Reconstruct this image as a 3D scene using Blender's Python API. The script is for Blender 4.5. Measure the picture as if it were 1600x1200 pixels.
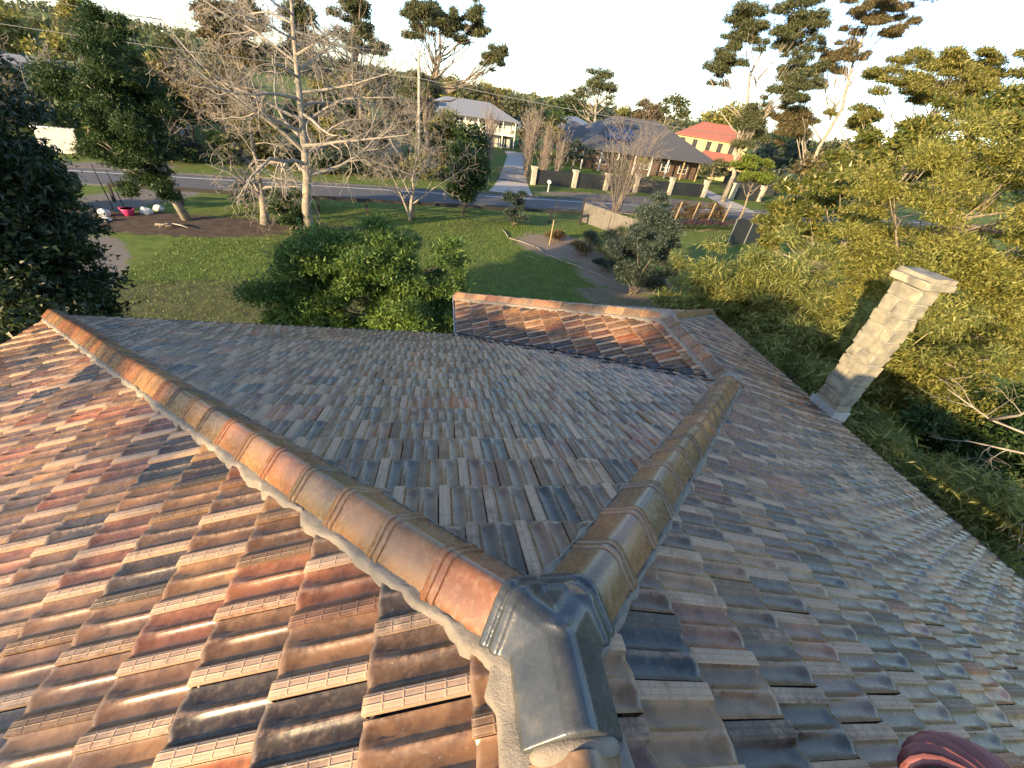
import bpy, bmesh, math, random
import numpy as np
from mathutils import Vector, Matrix

# ------------------------------------------------------------------ camera, sky, sun, exposure
S = bpy.context.scene
for o in list(bpy.data.objects): bpy.data.objects.remove(o)
C = S.collection
HC = 9.5                                   # height of the camera above the lawn
yaw, pit, rol = .2242, .6084, -.1568
fwd = np.array([math.sin(yaw)*math.cos(pit), math.cos(yaw)*math.cos(pit), -math.sin(pit)])
rgt = np.array([math.cos(yaw), -math.sin(yaw), 0.]); dwn = np.cross(fwd, rgt)
r2 = rgt*math.cos(rol)+dwn*math.sin(rol); d2 = -rgt*math.sin(rol)+dwn*math.cos(rol)
cam = bpy.data.cameras.new('camera'); co = bpy.data.objects.new('camera', cam); C.objects.link(co)
co.matrix_world = Matrix(((r2[0], -d2[0], -fwd[0], 0), (r2[1], -d2[1], -fwd[1], 0), (r2[2], -d2[2], -fwd[2], HC), (0, 0, 0, 1)))
cam.sensor_width = 36; cam.lens = 36*645.13/1600; cam.clip_start = .02; cam.clip_end = 3000
S.camera = co
SUN = Vector((-1, -.86, .30)).normalized()
w = bpy.data.worlds.new('World'); S.world = w; w.use_nodes = True
nt = w.node_tree; bg = nt.nodes['Background']
sky = nt.nodes.new('ShaderNodeTexSky'); sky.sky_type = 'NISHITA'; sky.sun_disc = False
sky.sun_elevation = math.asin(SUN.z); sky.sun_rotation = math.atan2(SUN.x, SUN.y)
sky.air_density = .75; sky.dust_density = .6; sky.ozone_density = 1.4
nt.links.new(sky.outputs[0], bg.inputs[0]); bg.inputs[1].default_value = .15
sl = bpy.data.lights.new('sun', 'SUN'); sl.energy = 4.4; sl.angle = math.radians(.6); sl.color = (1, .71, .38)
so = bpy.data.objects.new('sun', sl); C.objects.link(so); so.rotation_euler = SUN.to_track_quat('Z', 'Y').to_euler(); so.location = (0, 0, 40)
S.view_settings.view_transform = 'Standard'; S.view_settings.look = 'None'; S.view_settings.gamma = 1
S.view_settings.exposure = 1.68; S.view_settings.use_curve_mapping = False
S.cycles.max_bounces = 6; S.cycles.transparent_max_bounces = 4

# ------------------------------------------------------------------ helpers
rng = np.random.default_rng(7); random.seed(7)
def unit(v): v = np.asarray(v, float); return v/(np.linalg.norm(v)+1e-12)
def np_mesh(name, V, F, mat=None, parent=None, smooth=False, attrs=None, link=True):
    """F: (M,k) array or list of arrays; attrs: {name: (type, per-point array)}"""
    V = np.asarray(V, np.float32); me = bpy.data.meshes.new(name)
    if isinstance(F, np.ndarray): Fs = F.reshape(-1).astype(np.int32); tot = np.full(len(F), F.shape[1], np.int32)
    else: Fs = np.concatenate([np.asarray(f, np.int32) for f in F]); tot = np.array([len(f) for f in F], np.int32)
    me.vertices.add(len(V)); me.vertices.foreach_set('co', V.ravel())
    me.loops.add(len(Fs)); me.loops.foreach_set('vertex_index', Fs)
    me.polygons.add(len(tot)); st = np.zeros(len(tot), np.int32); st[1:] = np.cumsum(tot)[:-1]
    me.polygons.foreach_set('loop_start', st)
    me.polygons.foreach_set('use_smooth', np.full(len(tot), smooth))
    for k, (ty, arr) in (attrs or {}).items():
        a = me.attributes.new(k, ty, 'POINT'); a.data.foreach_set({'FLOAT': 'value', 'FLOAT_VECTOR': 'vector', 'FLOAT_COLOR': 'color'}[ty], np.asarray(arr, np.float32).ravel())
    me.update(calc_edges=True)
    if mat: me.materials.append(mat)
    if not link: return me
    o = bpy.data.objects.new(name, me); C.objects.link(o); o.parent = parent
    return o
class MB:
    def __init__(s): s.v = []; s.f = []
    def add(s, V, F):
        n = len(s.v); s.v += [tuple(map(float, p)) for p in V]; s.f += [tuple(i+n for i in f) for f in F]; return s
    def box(s, c, size, rz=0, axes=None):
        hx, hy, hz = [q/2 for q in size]; ca, sa = math.cos(rz), math.sin(rz)
        ax = axes or ((ca, sa, 0), (-sa, ca, 0), (0, 0, 1)); ax = [np.array(a, float) for a in ax]; c = np.array(c, float)
        V = [c+ax[0]*hx*i+ax[1]*hy*j+ax[2]*hz*k for k in (-1, 1) for j in (-1, 1) for i in (-1, 1)]
        return s.add(V, [(0, 2, 3, 1), (4, 5, 7, 6), (0, 1, 5, 4), (2, 6, 7, 3), (0, 4, 6, 2), (1, 3, 7, 5)])
    def beam(s, a, b, wd, th, up=(0, 0, 1)):
        a = np.array(a, float); b = np.array(b, float); d = unit(b-a); l = unit(np.cross(up, d)); u = np.cross(d, l)
        return s.box((a+b)/2, (np.linalg.norm(b-a), wd, th), axes=(d, l, u))
    def tube(s, P, R, n=6, cap=True):
        P = [np.array(p, float) for p in P]; R = [R]*len(P) if np.isscalar(R) else R; V = []; F = []
        d = unit(P[1]-P[0]); a = unit(np.cross(d, (0, 0, 1) if abs(d[2]) < .9 else (1, 0, 0)))
        for i, p in enumerate(P):
            d = unit(P[min(i+1, len(P)-1)]-P[max(i-1, 0)]); a = unit(a-d*np.dot(a, d)); b = np.cross(d, a)
            V += [p+(a*math.cos(2*math.pi*k/n)+b*math.sin(2*math.pi*k/n))*R[i] for k in range(n)]
        for i in range(len(P)-1):
            F += [(i*n+k, i*n+(k+1) % n, (i+1)*n+(k+1) % n, (i+1)*n+k) for k in range(n)]
        if cap: F += [tuple(range(n-1, -1, -1)), tuple(range((len(P)-1)*n, len(P)*n))]
        return s.add(V, F)
    def poly(s, P): return s.add(P, [tuple(range(len(P)))])
    def prism(s, base, z0, z1):
        n = len(base); V = [(x, y, z0) for x, y in base]+[(x, y, z1) for x, y in base]
        return s.add(V, [tuple(range(n-1, -1, -1)), tuple(range(n, 2*n))]+[(i, (i+1) % n, n+(i+1) % n, n+i) for i in range(n)])
    def build(s, name, mat, parent=None, smooth=False, bevel=0):
        me = bpy.data.meshes.new(name); me.from_pydata(s.v, [], s.f); me.update()
        if bevel:
            bm = bmesh.new(); bm.from_mesh(me); bmesh.ops.bevel(bm, geom=list(bm.edges), offset=bevel, segments=1, affect='EDGES', clamp_overlap=True); bm.to_mesh(me); bm.free()
        if smooth: me.polygons.foreach_set('use_smooth', [True]*len(me.polygons))
        if mat: me.materials.append(mat)
        o = bpy.data.objects.new(name, me); C.objects.link(o); o.parent = parent
        return o
def tag(o, label=None, cat=None, group=None, kind=None):
    for k, v in (('label', label), ('category', cat), ('group', group), ('kind', kind)):
        if v: o[k] = v
    return o
def empty(name, loc=(0, 0, 0), rz=0, label=None, cat=None, group=None):
    o = bpy.data.objects.new(name, None); C.objects.link(o); o.location = loc; o.rotation_euler = (0, 0, rz)
    return tag(o, label, cat, group)
def copy_tree(o, parent=None):
    c = o.copy(); C.objects.link(c); c.parent = parent
    for ch in o.children: copy_tree(ch, c)
    return c

# ------------------------------------------------------------------ materials
class NT:
    def __init__(s, name):
        s.m = bpy.data.materials.new(name); s.m.use_nodes = True; s.t = s.m.node_tree; s.b = s.t.nodes['Principled BSDF']; s.out = s.t.nodes['Material Output']
    def n(s, ty, **kw):
        q = s.t.nodes.new('ShaderNode'+ty)
        for k, v in kw.items():
            if k.startswith('i_'):
                key = k[2:]; q.inputs[int(key) if key.isdigit() else key].default_value = v
            else: setattr(q, k, v)
        return q
    def l(s, a, b): s.t.links.new(a, b)
    def math(s, op, a, b=None, c=None, clamp=False):
        q = s.n('Math', operation=op); q.use_clamp = clamp
        for i, x in enumerate((a, b, c)):
            if x is None: continue
            if isinstance(x, (int, float)): q.inputs[i].default_value = x
            else: s.l(x, q.inputs[i])
        return q.outputs[0]
    def mix(s, f, a, b, mode='MIX'):
        q = s.n('Mix', data_type='RGBA', blend_type=mode)
        for i, x in ((0, f), (6, a), (7, b)):
            if isinstance(x, (int, float)): q.inputs[i].default_value = x
            elif isinstance(x, tuple): q.inputs[i].default_value = (*x[:3], 1)
            else: s.l(x, q.inputs[i])
        return q.outputs[2]
    def noise(s, vec, scale, detail=4, rough=.55, out=0):
        q = s.n('TexNoise', i_Scale=scale, i_Detail=detail, i_Roughness=rough)
        if vec is not None: s.l(vec, q.inputs['Vector'])
        return q.outputs[out]
    def ramp(s, f, pts):
        q = s.n('ValToRGB'); e = q.color_ramp.elements
        while len(e) < len(pts): e.new(.5)
        for x, (p, c) in zip(e, pts): x.position = p; x.color = (*c, 1) if len(c) == 3 else c
        s.l(f, q.inputs[0]); return q.outputs[0]
    def rng(s, f, a, b, c=0., d=1.):
        q = s.n('MapRange', clamp=True); s.l(f, q.inputs[0])
        for i, x in enumerate((a, b, c, d)): q.inputs[i+1].default_value = x
        return q.outputs[0]
    def pos(s): return s.n('NewGeometry').outputs['Position']
    def base(s, c):
        if isinstance(c, tuple): s.b.inputs['Base Color'].default_value = (*c, 1)
        else: s.l(c, s.b.inputs['Base Color'])
    def rough(s, r):
        if isinstance(r, (int, float)): s.b.inputs['Roughness'].default_value = r
        else: s.l(r, s.b.inputs['Roughness'])
    def bump(s, h, strength=.4, dist=.01):
        q = s.n('Bump', i_Strength=strength, i_Distance=dist); s.l(h, q.inputs['Height']); s.l(q.outputs[0], s.b.inputs['Normal'])
def simple(name, col, rough=.6, var=.25, scale=6., metal=0., bump=.2, bdist=.01, col2=None):
    t = NT(name); p = t.pos(); n = t.noise(p, scale, 6); n2 = t.noise(p, scale*9, 3)
    f = t.math('ADD', t.math('MULTIPLY', n, .7), t.math('MULTIPLY', n2, .3))
    lo = tuple(max(0, c*(1-var)) for c in col); hi = col2 or tuple(min(1, c*(1+var)) for c in col)
    t.base(t.ramp(f, [(.3, lo), (.7, hi)])); t.rough(t.rng(n2, .3, .7, max(.05, rough-.1), min(1, rough+.1))); t.b.inputs['Metallic'].default_value = metal
    if bump: t.bump(f, bump, bdist)
    return t.m
def leaf_mat(name, dark, mid, light, trans=.35, rough=.5):
    t = NT(name); a = t.n('Attribute', attribute_name='rnd'); p = t.pos(); n = t.noise(p, .9, 3)
    f = t.math('ADD', t.math('MULTIPLY', a.outputs['Fac'], .65), t.math('MULTIPLY', n, .35))
    c = t.ramp(f, [(.15, dark), (.5, mid), (.85, light)])
    t.base(c); t.rough(rough); t.b.inputs['Specular IOR Level'].default_value = .35
    tr = t.n('BsdfTranslucent'); t.l(t.mix(.35, c, (light[0]*1.3, light[1]*1.25, light[2]*.6)), tr.inputs[0])
    mx = t.n('MixShader', i_0=trans); t.l(t.b.outputs[0], mx.inputs[1]); t.l(tr.outputs[0], mx.inputs[2]); t.l(mx.outputs[0], t.out.inputs[0])
    return t.m
def tile_mat(name, per_object):
    t = NT(name); uv = t.n('Attribute', attribute_name='tuv'); sx = t.n('SeparateXYZ'); t.l(uv.outputs['Vector'], sx.inputs[0]); u, v = sx.outputs[0], sx.outputs[1]
    if per_object:
        oi = t.n('ObjectInfo'); col, al = oi.outputs['Color'], oi.outputs['Alpha']
    else:
        at = t.n('Attribute', attribute_name='tcol'); col, al = at.outputs['Color'], at.outputs['Alpha']
    p = t.pos(); n1 = t.noise(p, 5.5, 5); n2 = t.noise(p, 38, 5, .65); n3 = t.noise(p, 170, 3, .6)
    # flash-fired tone inside each tile
    flash = t.rng(t.noise(p, 9, 4), .42, .60)
    body = t.mix(t.math('MULTIPLY', flash, .75), col, t.mix(1., col, (.42, .40, .40), 'MULTIPLY'))
    body = t.mix(t.math('MULTIPLY', t.rng(n2, .5, .75), .35), body, t.mix(.6, col, (.40, .27, .18)))
    crest = t.math('SUBTRACT', 1., t.rng(t.math('ABSOLUTE', t.math('SUBTRACT', u, .63)), .015, .06))
    body = t.mix(t.math('MULTIPLY', crest, t.rng(n2, .35, .6)), body, t.mix(.55, col, (.36, .22, .14)))
    smask = t.math('LESS_THAN', u, .238)
    mot = t.math('ADD', t.math('MULTIPLY', t.noise(p, 7, 3), .9), t.math('MULTIPLY', n2, .5))
    lightst = t.math('MULTIPLY', t.rng(t.math('ADD', al, mot), 1.00, 1.30), .9)
    strip = t.mix(lightst, t.mix(.25, body, (.22, .15, .10)), t.mix(n2, (.38, .235, .145), (.52, .36, .235)))
    c = t.mix(smask, body, strip)
    edge = t.rng(v, .955, .99)
    c = t.mix(t.math('MULTIPLY', edge, .35), c, (.42, .30, .20))
    spk = t.rng(n3, .66, .74); c = t.mix(t.math('MULTIPLY', spk, .45), c, (.03, .028, .026))
    lich = t.math('MULTIPLY', t.rng(t.noise(p, 95, 2), .70, .76), .5); c = t.mix(lich, c, (.42, .40, .36))
    stain = t.rng(t.noise(p, 1.1, 5, .6), .46, .68); c = t.mix(t.math('MULTIPLY', stain, .45), c, t.mix(1., c, (.55, .52, .50), 'MULTIPLY'))
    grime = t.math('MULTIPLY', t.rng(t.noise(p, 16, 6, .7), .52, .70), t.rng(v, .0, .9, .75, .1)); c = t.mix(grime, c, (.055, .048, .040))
    t.base(c)
    rr = t.math('ADD', t.rng(n2, .3, .7, .20, .40), t.math('MULTIPLY', smask, .25)); t.rough(rr)
    t.b.inputs['Specular IOR Level'].default_value = .42
    # pressed brick pattern on the raised strip
    bu = t.math('MULTIPLY', u, 1/.238); br = t.n('CombineXYZ'); t.l(t.math('MULTIPLY', v, 5.5), br.inputs[0]); t.l(t.math('MULTIPLY', bu, 2.6), br.inputs[1])
    fu = t.math('ABSOLUTE', t.math('SUBTRACT', t.math('FRACT', t.math('MULTIPLY', bu, 2.5)), .5))
    fv = t.math('ABSOLUTE', t.math('SUBTRACT', t.math('FRACT', t.math('MULTIPLY', v, 6.0)), .5))
    groove = t.math('MAXIMUM', t.rng(fu, .34, .46), t.rng(fv, .43, .48))
    h = t.math('SUBTRACT', t.math('MULTIPLY', n2, .25), t.math('MULTIPLY', groove, smask))
    t.bump(h, .65, .004)
    return t.m
M = {}
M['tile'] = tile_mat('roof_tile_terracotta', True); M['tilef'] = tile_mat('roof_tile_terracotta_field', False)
def cap_mat(name, per=True):
    t = NT(name); oi = t.n('ObjectInfo'); p = t.pos(); n1 = t.noise(p, 4.5, 4); n2 = t.noise(p, 40, 5, .6); n3 = t.noise(p, 190, 2)
    c = t.mix(t.math('MULTIPLY', t.rng(n1, .40, .60), .85), oi.outputs['Color'], t.mix(.55, oi.outputs['Color'], (.08, .052, .03)))
    c = t.mix(t.math('MULTIPLY', t.rng(n2, .5, .7), .3), c, (.40, .30, .19)); c = t.mix(t.math('MULTIPLY', t.rng(n3, .66, .72), .4), c, (.05, .045, .04))
    t.base(c); t.rough(t.rng(n2, .3, .7, .18, .36)); t.bump(t.math('ADD', t.math('MULTIPLY', n2, .4), t.math('MULTIPLY', n3, .15)), .3, .003); t.b.inputs['Specular IOR Level'].default_value = .5
    return t.m
M['cap'] = cap_mat('ridge_cap_terracotta')
def mortar_mat():
    t = NT('pointing_mortar'); p = t.pos(); n = t.noise(p, 14, 5); n2 = t.noise(p, 150, 4, .7)
    t.base(t.mix(t.math('MULTIPLY', t.rng(n2, .45, .7), .35), t.ramp(n, [(.3, (.17, .148, .118)), (.7, (.265, .23, .18))]), (.16, .14, .12))); t.rough(.92); t.bump(t.math('ADD', n, t.math('MULTIPLY', n2, .6)), .7, .01); return t.m
M['mortar'] = mortar_mat()
M['glaze'] = None
def glaze_mat():
    t = NT('dark_glazed_ceramic'); p = t.pos(); n = t.noise(p, 7, 5); n2 = t.noise(p, 70, 5, .7)
    c = t.ramp(n, [(.3, (.028, .034, .038)), (.6, (.058, .062, .062)), (.75, (.13, .12, .10))])
    t.base(t.mix(t.math('MULTIPLY', t.rng(n2, .5, .72), .16), c, (.16, .14, .11))); t.rough(t.rng(n2, .3, .7, .16, .34)); t.bump(n2, .15, .003); return t.m
M['glaze'] = glaze_mat()
M['metal'] = simple('gutter_metal', (.42, .44, .45), .38, .15, 8, .7, .05)
M['darkmetal'] = simple('dark_gutter_steel', (.05, .055, .06), .45, .2, 8, .3, .05)
M['lead'] = simple('flashing_lead', (.40, .42, .41), .5, .2, 10, .2, .3)
M['brickwall'] = simple('house_brick', (.27, .15, .10), .85, .3, 3)
M['underlay'] = simple('roof_underlay', (.06, .05, .045), .9, .2, 3)
M['white'] = simple('white_paint', (.78, .77, .73), .55, .08, 3)
M['stone'] = None
def stone_mat(name, a, b, c, sc=5):
    t = NT(name); p = t.pos(); n = t.noise(p, sc, 6, .6); n2 = t.noise(p, sc*8, 5, .65); n3 = t.noise(p, sc*.5, 3)
    k = t.ramp(n, [(.3, a), (.5, b), (.72, c)]); k = t.mix(t.math('MULTIPLY', t.rng(n2, .55, .75), .45), k, tuple(x*.45 for x in a)); k = t.mix(t.math('MULTIPLY', t.rng(n3, .5, .7), .4), k, (.33, .27, .15))
    t.base(k); t.rough(.9); t.bump(t.math('ADD', t.math('MULTIPLY', n, .6), t.math('MULTIPLY', n2, .5)), .8, .02); return t.m
M['stone'] = stone_mat('chimney_sandstone', (.125, .120, .095), (.22, .208, .158), (.32, .295, .215))
M['jointm'] = simple('chimney_joint_mortar', (.26, .25, .215), .9, .12, 12)
M['pstone'] = stone_mat('pillar_stone', (.30, .27, .21), (.44, .40, .31), (.58, .54, .43), 2.5)
M['red'] = simple('oxide_red_metal', (.24, .085, .072), .38, .2, 12, .4, .1)
M['bark'] = stone_mat('rough_bark', (.11, .085, .065), (.17, .14, .11), (.26, .22, .18), 6)
M['palebark'] = stone_mat('pale_smooth_bark', (.14, .122, .10), (.24, .215, .178), (.335, .305, .26), 3)
M['twig'] = simple('pale_twigs', (.25, .225, .19), .85, .3, 4)
M['twigd'] = simple('brown_twigs', (.20, .165, .135), .85, .3, 4)
M['cane'] = simple('bamboo_cane', (.36, .32, .14), .5, .25, 5)

# ------------------------------------------------------------------ the ground
def ground_mat():
    t = NT('lawn_and_soil'); p = t.pos(); sx = t.n('SeparateXYZ'); t.l(p, sx.inputs[0]); x, y = sx.outputs[0], sx.outputs[1]
    nA = t.noise(p, .22, 5); nB = t.noise(p, 1.7, 6, .65); nC = t.noise(p, 22, 4, .7)
    g = t.ramp(t.math('ADD', t.math('MULTIPLY', nB, .6), t.math('MULTIPLY', nC, .4)), [(.3, (.050, .076, .018)), (.5, (.112, .158, .038)), (.7, (.19, .235, .066))])
    g = t.mix(t.math('MULTIPLY', t.rng(nA, .5, .68), .5), g, (.15, .125, .05))
    def blob(cx, cy, rx, ry, rot=0, wob=.55):
        dx = t.math('SUBTRACT', x, cx); dy = t.math('SUBTRACT', y, cy); ca, sa = math.cos(rot), math.sin(rot)
        a = t.math('DIVIDE', t.math('ADD', t.math('MULTIPLY', dx, ca), t.math('MULTIPLY', dy, sa)), rx)
        b = t.math('DIVIDE', t.math('SUBTRACT', t.math('MULTIPLY', dy, ca), t.math('MULTIPLY', dx, sa)), ry)
        d = t.math('SQRT', t.math('ADD', t.math('MULTIPLY', a, a), t.math('MULTIPLY', b, b)))
        d = t.math('ADD', d, t.math('ADD', t.math('MULTIPLY', t.math('SUBTRACT', nB, .5), wob*1.6), t.math('MULTIPLY', t.math('SUBTRACT', nC, .5), .5))); return t.rng(d, 1.06, .92)
    soil = t.ramp(nB, [(.3, (.055, .042, .033)), (.7, (.135, .105, .08))]); grav = t.ramp(nC, [(.3, (.13, .12, .105)), (.7, (.24, .22, .195))])
    mul = t.ramp(nC, [(.3, (.15, .115, .085)), (.7, (.33, .27, .21))])
    c = g
    for bb in ((-16.5, 29.8, 6.5, 2.4, .08), (-10.5, 31.8, 4.5, 1.3, .1)): c = t.mix(blob(*bb), c, soil)
    c = t.mix(t.math('MULTIPLY', blob(-9.5, 18.6, 7.5, 3.2, .1), t.rng(nC, .38, .6, .25, .9)), c, soil)
    for bb in ((-22.5, 32.5, 2.2, 8.5, -.45), (-16.8, 22.5, 1.4, 4.5, .45), (-28, 42, 3.0, 6, -.55)): c = t.mix(blob(*bb), c, grav)
    for bb in ((10.0, 32.5, 4.1, 3.4, -.3), (13, 27, 3.4, 3.6, -.5), (11.5, 22.3, 3.2, 1.6, -.4)): c = t.mix(blob(*bb), c, mul)
    for bb in ((27, 57.2, 16, 2.1, .22), (28, 51, 9, 2.6, .22)): c = t.mix(blob(*bb), c, mul)
    t.base(c); t.rough(.95); t.b.inputs['Specular IOR Level'].default_value = .1
    t.bump(t.math('ADD', t.math('MULTIPLY', nC, .7), t.math('MULTIPLY', nB, .5)), .9, .06); return t.m
M['ground'] = ground_mat()
gx = np.concatenate([np.linspace(-1400, -80, 12), np.linspace(-70, 90, 41), np.linspace(100, 1400, 12)]); gy = np.concatenate([np.linspace(-300, -20, 6), np.linspace(-10, 110, 31), np.linspace(120, 2200, 18)])
GX, GY = np.meshgrid(gx, gy); GZ = np.zeros_like(GX)
far = np.clip((GY-150)/500, 0, 1); GZ += 17*np.exp(-((GX+520)/420)**2)*far**1.5*np.clip((GY-200)/300, 0, 1)
nx = len(gx); idx = np.arange(len(gx)*len(gy)).reshape(len(gy), nx)
F = np.stack([idx[:-1, :-1], idx[:-1, 1:], idx[1:, 1:], idx[1:, :-1]], -1).reshape(-1, 4)
tag(np_mesh('ground', np.stack([GX, GY, GZ], -1).reshape(-1, 3), F, M['ground'], smooth=True), kind='structure')
def asphalt():
    t = NT('asphalt'); p = t.pos(); n = t.noise(p, 3, 5); n2 = t.noise(p, 60, 3, .7)
    t.base(t.ramp(t.math('ADD', t.math('MULTIPLY', n, .5), t.math('MULTIPLY', n2, .5)), [(.3, (.065, .069, .075)), (.7, (.115, .119, .125))])); t.rough(.85); t.bump(n2, .5, .01); return t.m
M['asphalt'] = asphalt(); M['concrete'] = simple('driveway_concrete', (.40, .37, .34), .85, .15, 2); M['linepaint'] = simple('road_paint', (.72, .72, .70), .7, .1, 5)
def strip_poly(name, pts0, pts1, z, mat, parent=None, kind=None):
    V = [(*a, z) for a in pts0]+[(*b, z) for b in pts1]; n = len(pts0)
    o = np_mesh(name, V, np.array([(i, n+i, n+i+1, i+1) for i in range(n-1)])[:, ::-1].copy(), mat, parent)
    return tag(o, kind=kind) if kind else o
rx = np.linspace(-140, 140, 29); ry = lambda x: 46.0+.225*x
road = strip_poly('road', [(x, ry(x)-3.2) for x in rx], [(x, ry(x)+2.6) for x in rx], .02, M['asphalt'], kind='structure')
strip_poly('edge_line', [(x, ry(x)+1.15) for x in rx], [(x, ry(x)+1.30) for x in rx], .026, M['linepaint'], road)
for s_, nm in ((-3.2, 'kerb'), (2.6, 'kerb')):
    mb = MB(); mb.beam((-140, ry(-140)+s_, .05), (140, ry(140)+s_, .05), .16, .12); mb.build(nm, M['asphalt'], road)
dp = [(8.0, 51.2, 5.2), (8.5, 54, 4.6), (9.3, 59, 4.0), (10.4, 66, 3.6), (12.0, 76, 3.4), (13.4, 85, 3.2), (14.3, 93, 4.0)]
strip_poly('driveway', [(x-w_/2, y) for x, y, w_ in dp], [(x+w_/2, y) for x, y, w_ in dp], .03, M['concrete'], kind='structure')
dp = [(42.2, 57.2, 5), (43.4, 62, 4.2), (44.0, 68, 3.6), (45, 76, 3.4)]
strip_poly('driveway_crossing', [(x-w_/2, y) for x, y, w_ in dp], [(x+w_/2, y) for x, y, w_ in dp], .03, M['concrete'], kind='structure')
# grass blades on the lawn
N = 90000
bx = rng.uniform(-15, 15, N); by = 14+rng.uniform(0, 1, N)**1.2*24
keep = ~(((bx-10)/4)**2+((by-32)/3.5)**2 < 1) & ~(((bx-13)/3.6)**2+((by-26.5)/4)**2 < 1) & ~(((bx+16)/6.5)**2+((by-29.8)/2.4)**2 < 1) & ~((((bx+9)/6.5)**2+((by-18.5)/2.9)**2 < 1) & (rng.uniform(0, 1, N) < .6))
bx, by = bx[keep], by[keep]; N = len(bx); an = rng.uniform(0, 6.28, N); hh = rng.uniform(.04, .13, N); ln = rng.normal(0, .045, (N, 2)); ww = .017
V = np.stack([np.stack([bx-np.cos(an)*ww, by-np.sin(an)*ww, 0*bx], -1), np.stack([bx+np.cos(an)*ww, by+np.sin(an)*ww, 0*bx], -1), np.stack([bx+ln[:, 0], by+ln[:, 1], hh], -1)], 1).reshape(-1, 3)
M['grass'] = leaf_mat('grass_blades', (.048, .078, .016), (.112, .165, .036), (.20, .26, .068), .3)
o = np_mesh('lawn_grass', V, np.arange(N*3).reshape(-1, 3), M['grass'], attrs={'rnd': ('FLOAT', np.repeat(rng.uniform(0, 1, N), 3))})
tag(o, 'short green grass blades on the front lawn', 'grass', kind='stuff')

# ------------------------------------------------------------------ the house with its tiled roof
X0, Y0, ZR, T, D = .392, .57, 8.075, .40284, 7.025
ZE = ZR-T*D; XG, YW = .493, 9.563; HW = (X0+D-XG)/2; XR = (X0+D+XG)/2; ZW = ZE+T*HW; YB = -3.6
ca = 1/math.sqrt(1+T*T); sa = T*ca
house = empty('tiled_house', (0, 0, 0), 0, 'house with a glossy brown and charcoal terracotta tiled hip roof in the foreground', 'house')
# walls, soffits
mb = MB(); i_ = .55
mb.prism([(X0-D+i_, YB+.3), (X0+D-i_, YB+.3), (X0+D-i_, YW-i_), (XG+i_, YW-i_), (XG+i_, Y0+D-i_), (X0-D+i_, Y0+D-i_)], 0, ZE-.12); mb.build('wall', M['brickwall'], house)
def zroof(x, y, face):
    return {'L': ZR-T*(X0-x), 'R': ZR-T*(x-X0), 'H': ZR-T*(y-Y0), 'WL': ZW-T*(XR-x), 'WE': ZE+T*(YW-y)}[face]
POLY = {'L': [(X0, YB), (X0, Y0), (X0-D, Y0+D), (X0-D, YB)], 'R': [(X0, YB), (X0+D, YB), (X0+D, YW), (XR, YW-HW), (XR, Y0+D-HW), (X0, Y0)],
        'H': [(X0, Y0), (XR, Y0+D-HW), (XG, Y0+D), (X0-D, Y0+D)], 'WL': [(XG, Y0+D), (XR, Y0+D-HW), (XR, YW-HW), (XG, YW)], 'WE': [(XG, YW), (XR, YW-HW), (X0+D, YW)]}
mb = MB()
for k, P in POLY.items(): mb.poly([(x, y, zroof(x, y, k)-.006) for x, y in P]); mb.poly([(x, y, zroof(x, y, k)-.10) for x, y in P[::-1]])
roof = mb.build('roof', M['underlay'], house)
# clipping half-planes in plan: (nx,ny,c) keep nx*x+ny*y<=c
q2 = math.sqrt(.5)
hipL = (-q2, -q2); hipR = (q2, -q2)
def hp(n, p, off=0): return (n[0], n[1], n[0]*p[0]+n[1]*p[1]+off)
CLIP = {'H': [hp((-q2, -q2), (X0, Y0)), hp((q2, -q2), (X0, Y0)), hp((q2, q2), (XG, Y0+D), -.02)],
        'L': [hp((q2, q2), (X0, Y0)), hp((1, 0), (X0, 0))],
        'R': [hp((-q2, q2), (X0, Y0)), hp((-1, 0), (X0, 0)), hp((-q2, q2), (XR, YW-HW))],
        'WL': [hp((-q2, -q2), (XG, Y0+D), -.05), hp((1, 0), (XR, 0)), hp((q2, q2), (XR, YW-HW))],
        'WE': [hp((q2, -q2), (XR, YW-HW)), hp((-q2, -q2), (XR, YW-HW))]}
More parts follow.
